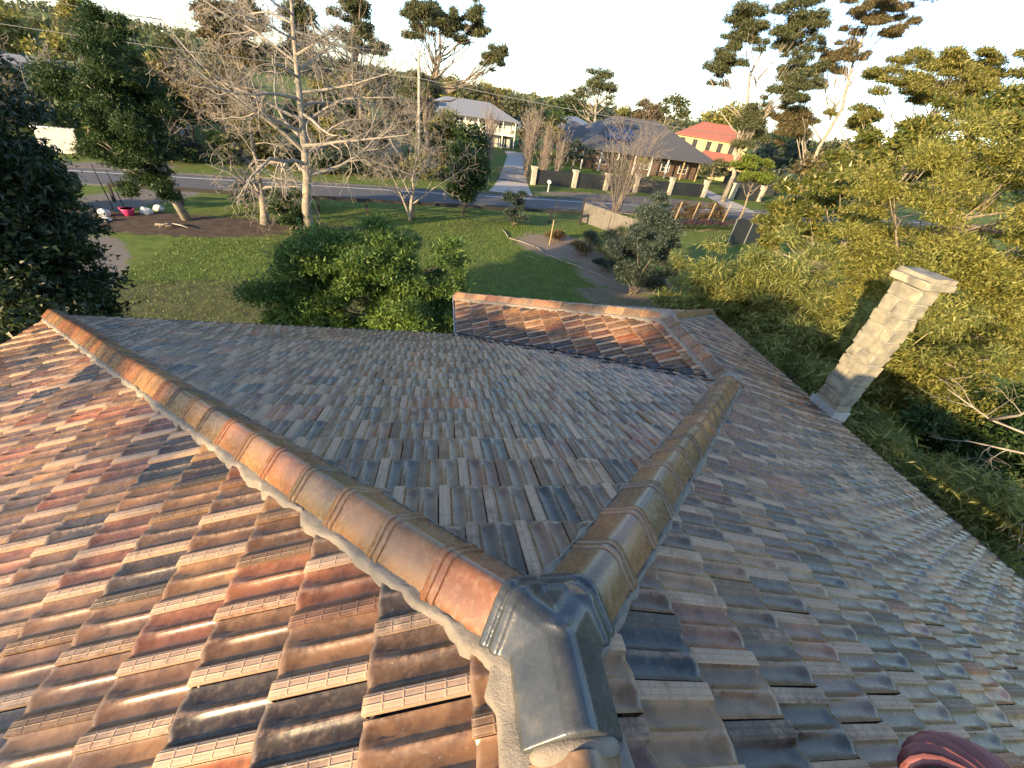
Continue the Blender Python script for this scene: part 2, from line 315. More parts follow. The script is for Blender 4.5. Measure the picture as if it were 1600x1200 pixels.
# right slope: beyond the hip the wing ridge bounds it
def inside(face, x, y):
    P = POLY[face]; r = False; j = len(P)-1
    for i in range(len(P)):
        (xi, yi), (xj, yj) = P[i], P[j]
        if (yi > y) != (yj > y) and x < (xj-xi)*(y-yi)/(yj-yi)+xi: r = not r
        j = i
    return r
G_, TW, TL = .352, .226, .400
def tile_mesh(hi):
    if hi:
        us = [0, .0005, .004, .042, .047, .054, .068, .096, .110, .1175, .122, .126, .130, .137, .152, .178, .189, .196]
        zs = [.000, .018, .021, .021, .018, .008, .002, .000, .005, .012, .016, .016, .012, .005, .000, .002, .007, .010]
        vs = [0, .16, .26, .310, .340, .356, .362, .365]
    else:
        us = [0, .001, .043, .058, .104, .122, .127, .146, .187, .196]; zs = [.0, .021, .021, .003, .001, .016, .016, .001, .005, .010]; vs = [0, .28, .35, .365]
    V = []; A = []
    for v in vs:
        e = max(0, (v-.30)/.065)                              # the crest between the pans flares into a flat triangle at the lower edge
        for u, z in zip(us, zs):
            zz = z
            if .06 < u < .19:
                dd = abs(u-.125); fl = .008+.040*e**1.8
                zz = max(z, .016*min(1, max(0, (fl+.014-dd)/.014))) if e > 0 else z
            rise = .034*(v/.365)+.004
            drop = -.006*max(0, (v-.356)/.009)
            V.append((u*1.13, v*1.096, zz*1.12+rise+drop)); A.append((u/.2, v/.365, 0))
    nu = len(us); F = [(i*nu+k, i*nu+k+1, (i+1)*nu+k+1, (i+1)*nu+k) for i in range(len(vs)-1) for k in range(nu-1)]
    base = (len(vs)-1)*nu; n = len(V)
    for u, z in zip(us, zs): V.append((u*1.13, TL-.004, .002)); A.append((u/.2, 1, 0))
    F += [(base+k, base+k+1, n+k+1, n+k) for k in range(nu-1)]
    return np.array(V), np.array(F), np.array(A)
TH, TLO = tile_mesh(True), tile_mesh(False)
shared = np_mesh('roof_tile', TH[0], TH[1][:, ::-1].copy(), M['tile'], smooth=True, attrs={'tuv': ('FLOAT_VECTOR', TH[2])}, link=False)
shared.set_sharp_from_angle(angle=math.radians(42))
FR = {'H': ((1, 0, 0), (0, ca, -sa)), 'L': ((0, 1, 0), (-ca, 0, -sa)), 'R': ((0, -1, 0), (ca, 0, -sa)), 'WL': ((0, 1, 0), (-ca, 0, -sa)), 'WE': ((1, 0, 0), (0, ca, -sa))}
PAL = [((.175, .110, .062), .28), ((.115, .082, .056), .17), ((.060, .052, .045), .11), ((.030, .038, .045), .04), ((.200, .094, .052), .16), ((.30, .125, .055), .035), ((.27, .170, .088), .15), ((.145, .076, .056), .05)]
pw = np.array([q for _, q in PAL]); pw /= pw.sum()
def tile_col():
    c = np.array(PAL[rng.choice(len(PAL), p=pw)][0])*rng.uniform(.78, 1.2)*np.array((1.12, .93, .72)); return (*c, rng.uniform(0, 1))
tiles = []
for face, (du, dv) in FR.items():
    du, dv = np.array(du, float), np.array(dv, float); nn = np.cross(du, dv); nn = nn if nn[2] > 0 else -nn
    xs = [p[0] for p in POLY[face]]; ys = [p[1] for p in POLY[face]]
    if face in ('H', 'WE'): a0, a1 = min(xs), max(xs); rid = Y0 if face == 'H' else YW-HW; run = D if face == 'H' else HW; zt = ZR if face == 'H' else ZW
    else: a0, a1 = min(ys), max(ys); rid = X0 if face in 'LR' else XR; run = D if face in 'LR' else HW; zt = ZR if face in 'LR' else ZW
    Ls = run/ca; ncourse = int(Ls/G_)+2
    for k in range(ncourse):
        low = Ls+.075-k*G_                                   # slope distance of the lower edge from the ridge
        if low < .05: break
        off = (k % 2)*TW/2+rng.uniform(-.004, .004)
        for m in range(int((a1-a0)/TW)+3):
            s0 = a0-TW+off+m*TW                               # coordinate along the eave
            v0 = low-TL
            if face in ('H', 'WE'): org = np.array([s0, rid+v0*ca, zt-v0*sa])
            elif face == 'R': org = np.array([rid+v0*ca, s0+TW, zt-v0*sa])
            else: org = np.array([rid-v0*ca, s0, zt-v0*sa])
            cen = org+du*TW/2+dv*TL*.6
            cor = [org+du*a+dv*b for a in (0, TW) for b in (0, TL)]
            if not any(inside(face, q[0], q[1]) for q in cor+[cen]): continue
            cuts = []; dead = False
            for ic, (nx_, ny_, cc) in enumerate(CLIP[face]):
                # the right slope is not convex: hip plane only applies before the wing ridge
                if face == 'R' and ic == 0 and cen[0] > XR+.1: continue
                if face == 'R' and ic == 2 and cen[1] < YW-HW-1.5: continue
                dd = [nx_*q[0]+ny_*q[1]-cc for q in cor]
                if min(dd) > 0: dead = True; break
                if max(dd) > 0: cuts.append((nx_, ny_, cc))
            if face == 'R' and cen[1] > Y0+D-HW-.3 and cen[1] < YW-HW+.3:
                dd = [XR-q[0] for q in cor]
                if min(dd) > 0: dead = True
                elif max(dd) > 0: cuts.append((-1, 0, -XR))
            if dead: continue
            dcam = np.linalg.norm(cen-np.array([0, 0, HC])); q = cen-np.array([0, 0, HC]); zc = q@fwd
            inview = zc > .15 and abs(q@r2/zc) < 1.27 and abs(q@d2/zc) < .96
            jit = (rng.normal(0, .0022), rng.normal(0, .004), rng.normal(0, .0014))
            tw_ = rng.normal(0, .005); tr_ = rng.normal(0, .005); du_ = unit(du+dv*tw_+nn*tr_); dv_ = unit(dv-du*tw_); nn_ = unit(np.cross(du_, dv_)); nn_ = nn_ if nn_@nn > 0 else -nn_
            tiles.append((dcam if inview else dcam+100, face, org+du*jit[0]+dv*jit[1]+nn*jit[2], du_, dv_, nn_, cuts, tile_col()))
tiles.sort(key=lambda q: q[0])
JV, JF, JA, JC = [], [], [], []; jn = 0; nsep = 0
for dcam, face, org, du, dv, nn, cuts, col in tiles:
    sep = nsep < 300 and dcam < 90; Vv, Ff, Aa = TH if (sep or dcam < 7.5) else TLO
    if np.dot(np.cross(du, dv), nn) < 0: pass
    if cuts:
        bm = bmesh.new(); lay = bm.verts.layers.float_vector.new('tuv'); vs = []
        for p, a in zip(Vv, Aa):
            q = bm.verts.new(p); q[lay] = Vector(a); vs.append(q)
        for f in Ff: bm.faces.new([vs[i] for i in f[::-1]])
        for nx_, ny_, cc in cuts:
            n3 = np.array([nx_, ny_, 0.]); ln_ = Vector((n3@du, n3@dv, n3@nn)); h = cc-n3@org
            bmesh.ops.bisect_plane(bm, geom=bm.verts[:]+bm.edges[:]+bm.faces[:], plane_co=ln_*(h/ln_.length_squared), plane_no=ln_, clear_outer=True)
        if sum(f.calc_area() for f in bm.faces) < .033: bm.free(); continue
        bm.verts.index_update(); Vv = np.array([q.co[:] for q in bm.verts]); Aa = np.array([q[lay][:] for q in bm.verts]); Ff = [[q.index for q in f.verts] for f in bm.faces]
        bm.free()
    if sep:
        if cuts:
            me = np_mesh('roof_tile', Vv, Ff, M['tile'], smooth=True, attrs={'tuv': ('FLOAT_VECTOR', Aa)}, link=False); me.set_sharp_from_angle(angle=math.radians(42))
        else: me = shared
        o = bpy.data.objects.new('roof_tile', me); C.objects.link(o); o.parent = roof
        o.matrix_local = Matrix(((du[0], dv[0], nn[0], org[0]), (du[1], dv[1], nn[1], org[1]), (du[2], dv[2], nn[2], org[2]), (0, 0, 0, 1)))
        o.color = col; nsep += 1
    else:
        JV.append(org+Vv[:, :1]*du+Vv[:, 1:2]*dv+Vv[:, 2:]*nn); JA.append(Aa); JC.append(np.tile(col, (len(Vv), 1)))
        if cuts: JF += [[i+jn for i in f] for f in Ff]
        else: JF += [list(r) for r in (Ff[:, ::-1]+jn)]
        jn += len(Vv)
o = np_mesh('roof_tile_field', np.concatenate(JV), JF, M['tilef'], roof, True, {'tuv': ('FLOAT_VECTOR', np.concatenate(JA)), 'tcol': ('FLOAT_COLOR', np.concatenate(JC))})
o.data.set_sharp_from_angle(angle=math.radians(42)); tag(o, kind='stuff')

# hip and ridge capping
PRO = [(-.134, -.004), (-.128, .010), (-.034, .088), (-.015, .098), (0, .100), (.015, .098), (.034, .088), (.128, .010), (.134, -.004)]
def cap_mesh():
    rows = [(0, 0), (.300, .004), (.304, .015), (.320, .015), (.324, .007), (.336, .007), (.340, .017), (.364, .017), (.370, .012), (.370, -.012)]
    V = []; F = []; n = len(PRO)
    for s_, off in rows:
        for (l, h) in PRO:
            a = math.atan2(h+.05, l); V.append((l+off*.8*math.cos(a), s_, h+off*.8*math.sin(a)))
    for i in range(len(rows)-1): F += [(i*n+k, i*n+k+1, (i+1)*n+k+1, (i+1)*n+k) for k in range(n-1)]
    b = len(V); V += [(l*.92, 0, h-.016) for l, h in PRO]; F += [(k+1, k, b+k, b+k+1) for k in range(n-1)]
    return np.array(V), np.array(F)
cv, cf = cap_mesh(); capme = np_mesh('ridge_cap', cv, cf, M['cap'], smooth=True, link=False); capme.set_sharp_from_angle(angle=math.radians(50))
CPAL = [(.27, .175, .095), (.155, .125, .085), (.26, .135, .085), (.21, .17, .115), (.30, .155, .085), (.12, .105, .08), (.235, .155, .10), (.29, .20, .12)]
def caps(a, b, lift=.028, first=0., pal=None):
    a, b = np.array(a), np.array(b); d = unit(b-a); l = unit(np.cross(d, (0, 0, 1))); u = np.cross(l, d); L = np.linalg.norm(b-a); s_ = first; prev = -1
    while s_ < L-.12:
        org = a+d*s_+u*(lift+rng.normal(0, .003)); o = bpy.data.objects.new('ridge_cap', capme); C.objects.link(o); o.parent = roof
        tw = rng.normal(0, .012); dd = unit(d+l*tw); ll = unit(np.cross(dd, u)); uu = np.cross(ll, dd)
        o.matrix_local = Matrix(((ll[0], dd[0], uu[0], org[0]), (ll[1], dd[1], uu[1], org[1]), (ll[2], dd[2], uu[2], org[2]), (0, 0, 0, 1)))
        k = int(rng.integers(len(CPAL)))
        k = (k+1) % len(CPAL) if k == prev else k; prev = k; o.color = (*np.array((pal or CPAL)[k % len(pal or CPAL)])*rng.uniform(.85, 1.15)*np.array((1.15, .93, .78)), 1); s_ += .335
def mortar(a, b, plL, plR, wL=.235, wR=.21, seed=0):
    """bedding mortar along a hip: ragged strips squeezed out on both sides under the caps"""
    r = np.random.default_rng(seed); a, b = np.array(a), np.array(b); d = unit(b-a); l = unit(np.cross(d, (0, 0, 1))); L = np.linalg.norm(b-a); n = max(3, int(L/.028)); V = []; F = []
    for sgn, pl, wd in ((-1, plL, wL), (1, plR, wR)):
        e = np.zeros(n+1)
        for k in range(3): e += np.interp(np.arange(n+1), np.arange(0, n+12, 3**k*1+1), r.normal(0, .0065-.001*k, len(np.arange(0, n+12, 3**k*1+1))))
        st = len(V)
        for i in range(n+1):
            c = a+d*L*i/n
            for lat, up in ((.08, .070), (.118, .066+r.normal(0, .003)), (.140, .068+r.normal(0, .003)), (wd-.012+e[i], .072+r.normal(0, .002)), (wd+e[i], .064), (wd+.010+e[i], .0)):
                p = c+l*sgn*lat; V.append((p[0], p[1], zroof(p[0], p[1], pl)+up))
        for i in range(n): F += [(st+i*6+k, st+i*6+k+1, st+(i+1)*6+k+1, st+(i+1)*6+k) for k in range(5)]
    o = np_mesh('mortar_bedding', V, np.array(F), M['mortar'], roof, True); return o
A = (X0, Y0, ZR); e1 = (X0-D, Y0+D, ZE); wrs = (XR, Y0+D-HW, ZW); wre = (XR, YW-HW, ZW); wl = (XG, YW, ZE); wr = (X0+D, YW, ZE)
WARM = [(.25, .155, .075), (.21, .105, .055), (.15, .115, .07), (.24, .12, .06), (.12, .095, .065), (.22, .14, .075)]
OLIVE = [(.15, .105, .062), (.18, .12, .068), (.22, .125, .068), (.12, .092, .062), (.19, .125, .075)]
caps(A, e1, first=.10, pal=WARM); caps(A, wrs, first=.10, pal=OLIVE)
caps((X0, Y0-.30, ZR), (X0, YB, ZR), first=0, lift=.004, pal=[(.27, .15, .12), (.2, .15, .1)])
caps(wre, wrs, first=.05, pal=OLIVE); caps(wre, wl, first=.06); caps(wre, wr, first=.06, pal=OLIVE)
mortar(A, e1, 'H', 'L', .21, .245, 1) if False else mortar(A, e1, 'L', 'H', .172, .146, 1)
mortar(A, wrs, 'H', 'R', .148, .16, 2); mortar((X0, YB, ZR), (X0, Y0+.05, ZR), 'L', 'R', .205, .165, 3)
mortar(wrs, wre, 'WL', 'R', .175, .165, 4); mortar(wre, wl, 'WE', 'WL', .2, .23, 5) if False else mortar(wre, wl, 'WL', 'WE', .185, .16, 5); mortar(wre, wr, 'WE', 'R', .165, .165, 6)
# three-way junction piece
def junction():
    bm = bmesh.new()
    def arm(a, b, sc, h):
        a, b = np.array(a), np.array(b); d = unit(b-a); l = unit(np.cross(d, (0, 0, 1))); u = np.cross(l, d); pr = [(-.148, -.03), (-.142, .0), (-.045, .092), (-.02, .106), (0, .109), (.02, .106), (.045, .092), (.142, .0), (.148, -.03)]
        rings = [[bm.verts.new(p+l*x*sc+u*(z*sc+h)) for x, z in pr] for p in (a, b)]; n = len(pr)
        for k in range(n): bm.faces.new((rings[0][k], rings[0][(k+1) % n], rings[1][(k+1) % n], rings[1][k]))
        bm.faces.new(rings[0][::-1]); bm.faces.new(rings[1])
    dl, dr = unit(np.array(e1)-np.array(A)), unit(np.array(wrs)-np.array(A)); A_ = np.array(A)
    arm(A_+(0, -.275, 0), A_+(0, -.02, 0), 1.0, .030); arm(A_-dl*.05+(0, -.02, 0), A_+dl*.135, 1.0, .030); arm(A_-dr*.05+(0, -.02, 0), A_+dr*.135, 1.0, .030)
    for d_ in (dl, dr):
        arm(A_+d_*.105, A_+d_*.135, 1.08, .034); arm(A_+d_*.150, A_+d_*.178, 1.08, .034); arm(A_+d_*.09, A_+d_*.17, 1.03, .030)
    bmesh.ops.recalc_face_normals(bm, faces=bm.faces); me = bpy.data.meshes.new('hip_junction_cap'); bm.to_mesh(me); bm.free()
    o = bpy.data.objects.new('hip_junction_cap', me); C.objects.link(o)
    m1 = o.modifiers.new('r', 'REMESH'); m1.mode = 'VOXEL'; m1.voxel_size = .006; m1.use_smooth_shade = True
    m2 = o.modifiers.new('s', 'SMOOTH'); m2.iterations = 3; m2.factor = .5
    dg = bpy.context.evaluated_depsgraph_get(); me2 = bpy.data.meshes.new_from_object(o.evaluated_get(dg)); o.modifiers.clear(); o.data = me2; me2.materials.clear(); me2.materials.append(M['glaze']); o.parent = roof
    o['label'] = 'dark glazed three-way cap where the hips meet the ridge'
junction()
for nm_, p_, sz_ in (('mortar_fill', wre, (.15, .15, .10)), ('mortar_fill', wrs, (.15, .15, .12)), ('mortar_fill', (X0, Y0-.285, ZR-.03), (.125, .045, .08))):
    bm = bmesh.new(); bmesh.ops.create_icosphere(bm, subdivisions=3, radius=1); bmesh.ops.scale(bm, vec=sz_, verts=bm.verts); me = bpy.data.meshes.new(nm_); bm.to_mesh(me); bm.free(); me.materials.append(M['mortar']); me.polygons.foreach_set('use_smooth', [True]*len(me.polygons))
    o = bpy.data.objects.new(nm_, me); C.objects.link(o); o.parent = roof; o.location = (p_[0], p_[1], p_[2]+.05)
# gutters, fascia, valley tray
def gutter(a, b, out, name='gutter', mat='darkmetal'):
    a, b, out = np.array(a, float), np.array(b, float), np.array(out, float); V = []; F = []
    pr = [(-.02, .00), (-.02, -.10), (.10, -.10), (.115, .005), (.125, .012), (.135, .004), (.128, -.012), (.112, -.112), (-.03, -.112)]
    for p in (a, b): V += [p+out*x+np.array((0, 0, z)) for x, z in pr]
    n = len(pr); F = [(k, k+1, n+k+1, n+k) for k in range(n-1)]; np_mesh(name, V, np.array(F), M[mat], house)
    mb = MB(); mb.beam(a+out*-.05+(0, 0, -.1), b+out*-.05+(0, 0, -.1), .03, .2); mb.build('fascia_board', M['white'], house)
gz = ZE-.005
gutter((X0-D, YB, gz), (X0-D, Y0+D+.1, gz), (-1, 0, 0)); gutter((X0-D-.1, Y0+D, gz), (XG-.14, Y0+D, gz), (0, 1, 0)); gutter((XG, Y0+D+.14, gz), (XG, YW+.1, gz), (-1, 0, 0), mat='metal')
gutter((XG-.1, YW, gz), (X0+D+.1, YW, gz), (0, 1, 0)); gutter((X0+D, YB, gz), (X0+D, YW+.1, gz), (1, 0, 0))
V = []; va, vb = np.array((XG-.10, Y0+D+.10, ZE-.043)), np.array((XR, Y0+D-HW, ZW)); pd = np.array((q2, q2, 0))
for p in (va, vb):
    for lat, up in ((-.16, .052), (-.075, .030), (0, .012), (.06, .02), (.14, .045)):
        q = p+pd*lat; V.append((q[0], q[1], max(zroof(q[0], q[1], 'H') if lat < 0 else 0, p[2])+up if lat <= 0 else p[2]+up+.304*lat))
np_mesh('valley_tray', V, np.array([(k, k+1, 5+k+1, 5+k) for k in range(4)]), M['darkmetal'], roof)

# roof ventilator
def whirlybird(c):
    c = np.array(c); r = empty('whirlybird_vent', c, 0, 'dark red spinning turbine roof vent on the near right slope', 'roof vent')
    zb = zroof(c[0], c[1], 'R')-c[2]; mb = MB(); mb.tube([(0, 0, zb-.05), (0, 0, -.13)], [.15, .15], 24); mb.build('throat', M['red'], r, True)
    mb = MB(); mb.tube([(0, 0, -.135), (0, 0, -.115)], [.185, .185], 32); mb.build('base_ring', M['red'], r)
    mb = MB(); mb.tube([(0, 0, -.11), (0, 0, .0), (0, 0, .09), (0, 0, .13)], [.17, .185, .13, .05], 24); mb.build('gap_shade_core', simple('vent_painted_shade', (.02, .015, .015), .6, .2, 8), r, True)  # near-black inner form added so the gaps between the vanes look shaded
    n = 24
    for k in range(n):
        a0 = 2*math.pi*k/n; V = []; ns = 9
        for i in range(ns):
            t_ = i/(ns-1); ph = math.pi*.5*(.90-t_*1.45); R_ = .235*math.cos(ph)**.8 if t_ < .95 else .175; z = .135*math.sin(ph) if ph > 0 else .13*math.sin(ph)
            R_ = max(R_, .075); a = a0-.75*(1-t_)**1.2
            for da, dr in ((0, .014), (.05, .008), (.10, -.012)): V.append(((R_+dr)*math.cos(a+da), (R_+dr)*math.sin(a+da), z+.02+dr*.4))
        F = [(i*3+j, i*3+j+1, (i+1)*3+j+1, (i+1)*3+j) for i in range(ns-1) for j in range(2)]
        np_mesh('vane', V, np.array(F), M['red'], r, True)
    r.scale = (.88, .88, .88)
    mb = MB(); mb.tube([(0, 0, .135), (0, 0, .152), (0, 0, .160)], [.115, .105, .02], 28); d_ = mb.build('top_disc', M['red'], r, True)
    for k in range(12):
        mb = MB(); mb.tube([(.09*math.cos(k*.5236), .09*math.sin(k*.5236), .152), (.09*math.cos(k*.5236), .09*math.sin(k*.5236), .160)], .005, 6); mb.build('rivet', M['metal'], d_)
whirlybird((1.69, .035, 7.86))

# ------------------------------------------------------------------ stone chimney
ch = empty('stone_chimney', (7.55, 5.35, 0), 0, 'tall pale sandstone block chimney standing at the right eave', 'chimney')
def rough_block(name, c, size, parent, seed, mat, amp=.013, sub=3):
    bm = bmesh.new(); bmesh.ops.create_cube(bm, size=1.0); bmesh.ops.scale(bm, vec=size, verts=bm.verts)
    bmesh.ops.bevel(bm, geom=list(bm.edges), offset=.012, segments=1, affect='EDGES'); bmesh.ops.subdivide_edges(bm, edges=list(bm.edges), cuts=sub, use_grid_fill=True)
    from mathutils import noise as mn
    for v in bm.verts:
        q = v.co*7+Vector((seed*3.1, seed*1.7, 0)); v.co += Vector((mn.noise(q), mn.noise(q+Vector((9, 0, 0))), mn.noise(q+Vector((0, 9, 0)))*.5))*amp*2
    me = bpy.data.meshes.new(name); bm.to_mesh(me); bm.free(); me.materials.append(mat); me.polygons.foreach_set('use_smooth', [True]*len(me.polygons)); me.set_sharp_from_angle(angle=math.radians(40))
    o = bpy.data.objects.new(name, me); C.objects.link(o); o.parent = parent; o.location = c; return o
cw, cd = .35, .51; zt = 7.86; z = .02; k = 0
mb = MB(); mb.box((0, 0, zt/2), (cw-.05, cd-.05, zt)); mb.build('mortar_core', M['jointm'], ch)
while z < zt-.05:
    h = .232+(.02 if k % 3 == 0 else -.012); h = min(h, zt-z)
    if z < 4.4: h = .48
    sp = (.5, .36, .62)[k % 3]
    if k % 2:
        rough_block('stone_block', (0, -cd/2+cd*sp/2, z+h/2), (cw, cd*sp-.018, h-.020), ch, k, M['stone']); rough_block('stone_block', (0, cd/2-cd*(1-sp)/2, z+h/2), (cw, cd*(1-sp)-.018, h-.020), ch, k+40, M['stone'])
    else: rough_block('stone_block', (0, 0, z+h/2), (cw, cd, h-.020), ch, k, M['stone'])
    z += h; k += 1
cap_ = rough_block('cap_slab', (.0, .14, zt+.055), (cw+.24, cd*.5+.06, .12), ch, 71, M['stone'], .012); rough_block('cap_slab', (.0, -.155, zt+.055), (cw+.24, cd*.66, .12), ch, 72, M['stone'], .014)
rough_block('cap_slab', (.02, -.01, zt+.145), (cw+.10, cd+.10, .07), ch, 73, M['stone'], .014)
mb = MB(); mb.beam((-.24, -.36, ZE+.06), (-.24, .36, ZE+.06), .12, .012); mb.box((-.19, 0, ZE+.12), (.02, .60, .16)); mb.box((-.02, -.275, ZE+.06), (.40, .02, .22)); mb.build('flashing', M['lead'], ch)

# ------------------------------------------------------------------ vegetation
def leaf_arrays(Pc, L, W, out=None, droop=0., up=.25, r=None, tri=False):
    """a diamond leaf at each point: L long, W wide; long axis random, bent outwards and down"""
    r = r or rng; n = len(Pc); a = r.normal(0, 1, (n, 3))
    if out is not None: a = a*.75+out*.8
    a[:, 2] -= droop*1.3; a /= np.linalg.norm(a, axis=1, keepdims=True)+1e-9
    nrm = r.normal(0, 1, (n, 3)); nrm[:, 2] += up*3
    if out is not None: nrm += out*.8
    b = np.cross(nrm, a); b /= np.linalg.norm(b, axis=1, keepdims=True)+1e-9
    s = r.uniform(.65, 1.3, (n, 1)); l = a*L*s; w_ = b*W*s
    if tri: return np.stack([Pc-w_*.5, Pc+w_*.5, Pc+l], 1).reshape(-1, 3), np.repeat(r.uniform(0, 1, n), 3)
    V = np.stack([Pc, Pc+l*.45+w_*.5, Pc+l, Pc+l*.45-w_*.5], 1).reshape(-1, 3)
    return V, np.repeat(r.uniform(0, 1, n), 4)
def clump_pts(cl, n, r):
    """cl: list of (centre, radius, zsquash); leaves gather near the clump's shell, more on top"""
    wt = np.array([c[1]**2 for c in cl]); wt /= wt.sum(); k = r.choice(len(cl), n, p=wt); cen = np.array([c[0] for c in cl])[k]; rad = np.array([c[1] for c in cl])[k]; sq = np.array([c[2] for c in cl])[k]
    d = r.normal(0, 1, (n, 3)); d /= np.linalg.norm(d, axis=1, keepdims=True); low = d[:, 2] < -.25; d[low, 2] *= -r.uniform(-.4, 1, low.sum())
    rr = np.where(r.uniform(0, 1, n) < .5, rad*r.uniform(.25, 1, n)**.45, np.minimum(np.abs(r.normal(0, .7, n)), 1.45)*rad); p = cen+d*rr[:, None]*np.stack([np.ones(n), np.ones(n), sq], -1)
    return p, d
def ell_clumps(c, R, k, r0, r, shell=.55, sq=.75, low=-.9):
    res = []
    while len(res) < k:
        d = r.normal(0, 1, 3); d /= np.linalg.norm(d)
        if d[2] < low: continue
        rr = r.uniform(shell, 1); res.append((np.array(c)+d*rr*np.array(R), r0*r.uniform(.6, 1.3), sq))
    return res
def crown_mesh(name, cl, n, L, W, mat, parent, r, droop=0., up=.25):
    tri = n > 20000                                          # dense crowns: twice as many leaves, smaller, three-cornered
    if tri: n = int(n*1.9); L *= .76; W *= .8
    p, d = clump_pts(cl, n, r); V, a = leaf_arrays(p, L, W, d, droop, up, r, tri)
    return np_mesh(name, V, np.arange(len(V)).reshape(-1, 3 if tri else 4), mat, parent, attrs={'rnd': ('FLOAT', a)})
def limbs(mb, base, top, cl, r0, r, k=14, n=6, sag=.12, sides=6):
    """tapered trunk from base to top, and limbs from it to k of the clumps"""
    base, top = np.array(base, float), np.array(top, float); P = [base+(top-base)*t_+np.append(r.normal(0, .02, 2)*np.linalg.norm(top-base)*(0 if t_ in (0, 1) else 1), 0) for t_ in np.linspace(0, 1, n)]
    mb.tube(P, [r0*(1.25 if i == 0 else 1)*(1-.72*i/(n-1)) for i in range(n)], 8)
    for i in r.choice(len(cl), min(k, len(cl)), replace=False):
        c = cl[i][0]; zc = np.clip((c[2]-base[2])/(top[2]-base[2]+1e-6)-.28, .25, .95); s_ = base+(top-base)*zc; d = c-s_; L = np.linalg.norm(d)
        Q = [s_+d*t_+np.array((0, 0, -sag*L*math.sin(math.pi*t_)))+r.normal(0, .03*L, 3)*(0 if t_ in (0,) else .7) for t_ in (0, .3, .6, 1)]
        rb = r0*(1-.72*zc)*.55; mb.tube(Q, [rb, rb*.7, rb*.45, rb*.18], sides)
        for _ in range(2):
            e = c+r.normal(0, cl[i][1]*.7, 3); mb.tube([Q[2], (Q[2]+e)/2+r.normal(0, .05*L, 3), e], [rb*.4, rb*.25, rb*.1], 4)
def tree(name, label, cat, base, top, cl, n, L, W, mat, bark, r0, seed, droop=0., up=.25, k=14, group=None):
    r = np.random.default_rng(seed); t = empty(name, base, 0, label, cat, group); b = np.array(base, float); cl = [(np.array(c)-b, rr, sq) for c, rr, sq in cl]
    mb = MB(); limbs(mb, (0, 0, -.1), np.array(top)-b, cl, r0, r, k); mb.build('trunk', bark, t, True)
    crown_mesh('crown', cl, n, L, W, mat, t, r, droop, up); return t
def shrub(name, label, cat, base, cl, n, L, W, mat, seed, droop=0., up=.3, stems=6, sr=.03, group=None, bark=None):
    r = np.random.default_rng(seed); t = empty(name, base, 0, label, cat, group); b = np.array(base, float); cl = [(np.array(c)-b, rr, sq) for c, rr, sq in cl]; mb = MB()
    for _ in range(stems):
        c = cl[r.integers(len(cl))][0]; mb.tube([r.normal(0, .12, 3)*(1, 1, 0)-(0, 0, .05), c*.5+r.normal(0, .1, 3), c], [sr, sr*.7, sr*.3], 5)
    mb.build('stem', bark or M['bark'], t, True); crown_mesh('foliage', cl, n, L, W, mat, t, r, droop, up); return t
def bare(mb, p, d, L, r0, depth, r, up=.05, curl=.35, kids=(5, 5, 4), sides=(7, 4, 3, 3), ratio=.52, minr=.004):
    """recursive bare branch"""
    n = 6 if depth < 2 else 4; P = [np.array(p, float)]; d = unit(d)
    for i in range(n):
        d = unit(d+r.normal(0, curl*(.35 if depth == 0 else .6), 3)*.5+np.array((0, 0, up))); P.append(P[-1]+d*L/n)
    R = [max(minr, r0*(1-.8*i/n)) for i in range(n+1)]; mb.tube(P, R, sides[min(depth, len(sides)-1)], cap=False)
    if depth >= len(kids): return
    for k in range(kids[depth]):
        t_ = r.uniform(.25, 1); i = min(n-1, int(t_*n)); q = P[i]+(P[i+1]-P[i])*(t_*n-i); dd = unit(P[i+1]-P[i]); s_ = unit(np.cross(dd, r.normal(0, 1, 3))); nd = dd*r.uniform(.35, .8)+s_*r.uniform(.6, 1.0)
        bare(mb, q, nd, L*ratio*r.uniform(.6, 1.2), max(minr, R[i]*.55), depth+1, r, up, curl, kids, sides, ratio, minr)

M['lf_dark'] = leaf_mat('dark_broad_leaves', (.010, .019, .008), (.026, .044, .016), (.060, .088, .036), .25, .42)
M['lf_cyp'] = leaf_mat('dark_feathery_leaves', (.012, .026, .009), (.028, .056, .016), (.060, .105, .028), .25)
M['lf_front'] = leaf_mat('bright_shrub_leaves', (.030, .062, .014), (.090, .155, .032), (.20, .30, .075), .4)
M['lf_euc'] = leaf_mat('eucalypt_leaves', (.034, .046, .020), (.080, .096, .044), (.165, .165, .08), .35)
M['lf_eucb'] = leaf_mat('browned_eucalypt_leaves', (.045, .042, .020), (.11, .095, .045), (.21, .165, .075), .3)
M['lf_grey'] = leaf_mat('grey_green_leaves', (.018, .030, .022), (.045, .068, .050), (.105, .135, .105), .25)
M['lf_olive'] = leaf_mat('olive_yellow_leaves', (.085, .092, .020), (.21, .215, .048), (.38, .36, .10), .45)
M['lf_wattle'] = leaf_mat('wattle_leaves', (.070, .074, .020), (.17, .17, .045), (.31, .29, .09), .4)
M['lf_mag'] = leaf_mat('magnolia_leaves', (.035, .050, .012), (.10, .125, .026), (.25, .215, .065), .3, .35)
M['lf_bam'] = leaf_mat('bamboo_leaves', (.055, .078, .020), (.165, .19, .05), (.34, .34, .12), .45)
M['lf_lime'] = leaf_mat('bright_lime_leaves', (.05, .08, .012), (.12, .17, .025), (.24, .28, .05), .4)
M['lf_brown'] = leaf_mat('dry_brown_leaves', (.05, .035, .018), (.115, .085, .042), (.20, .15, .08), .3)
M['lf_purple'] = leaf_mat('purple_leaves', (.025, .012, .022), (.06, .032, .055), (.12, .075, .11), .2)
R = np.random.default_rng
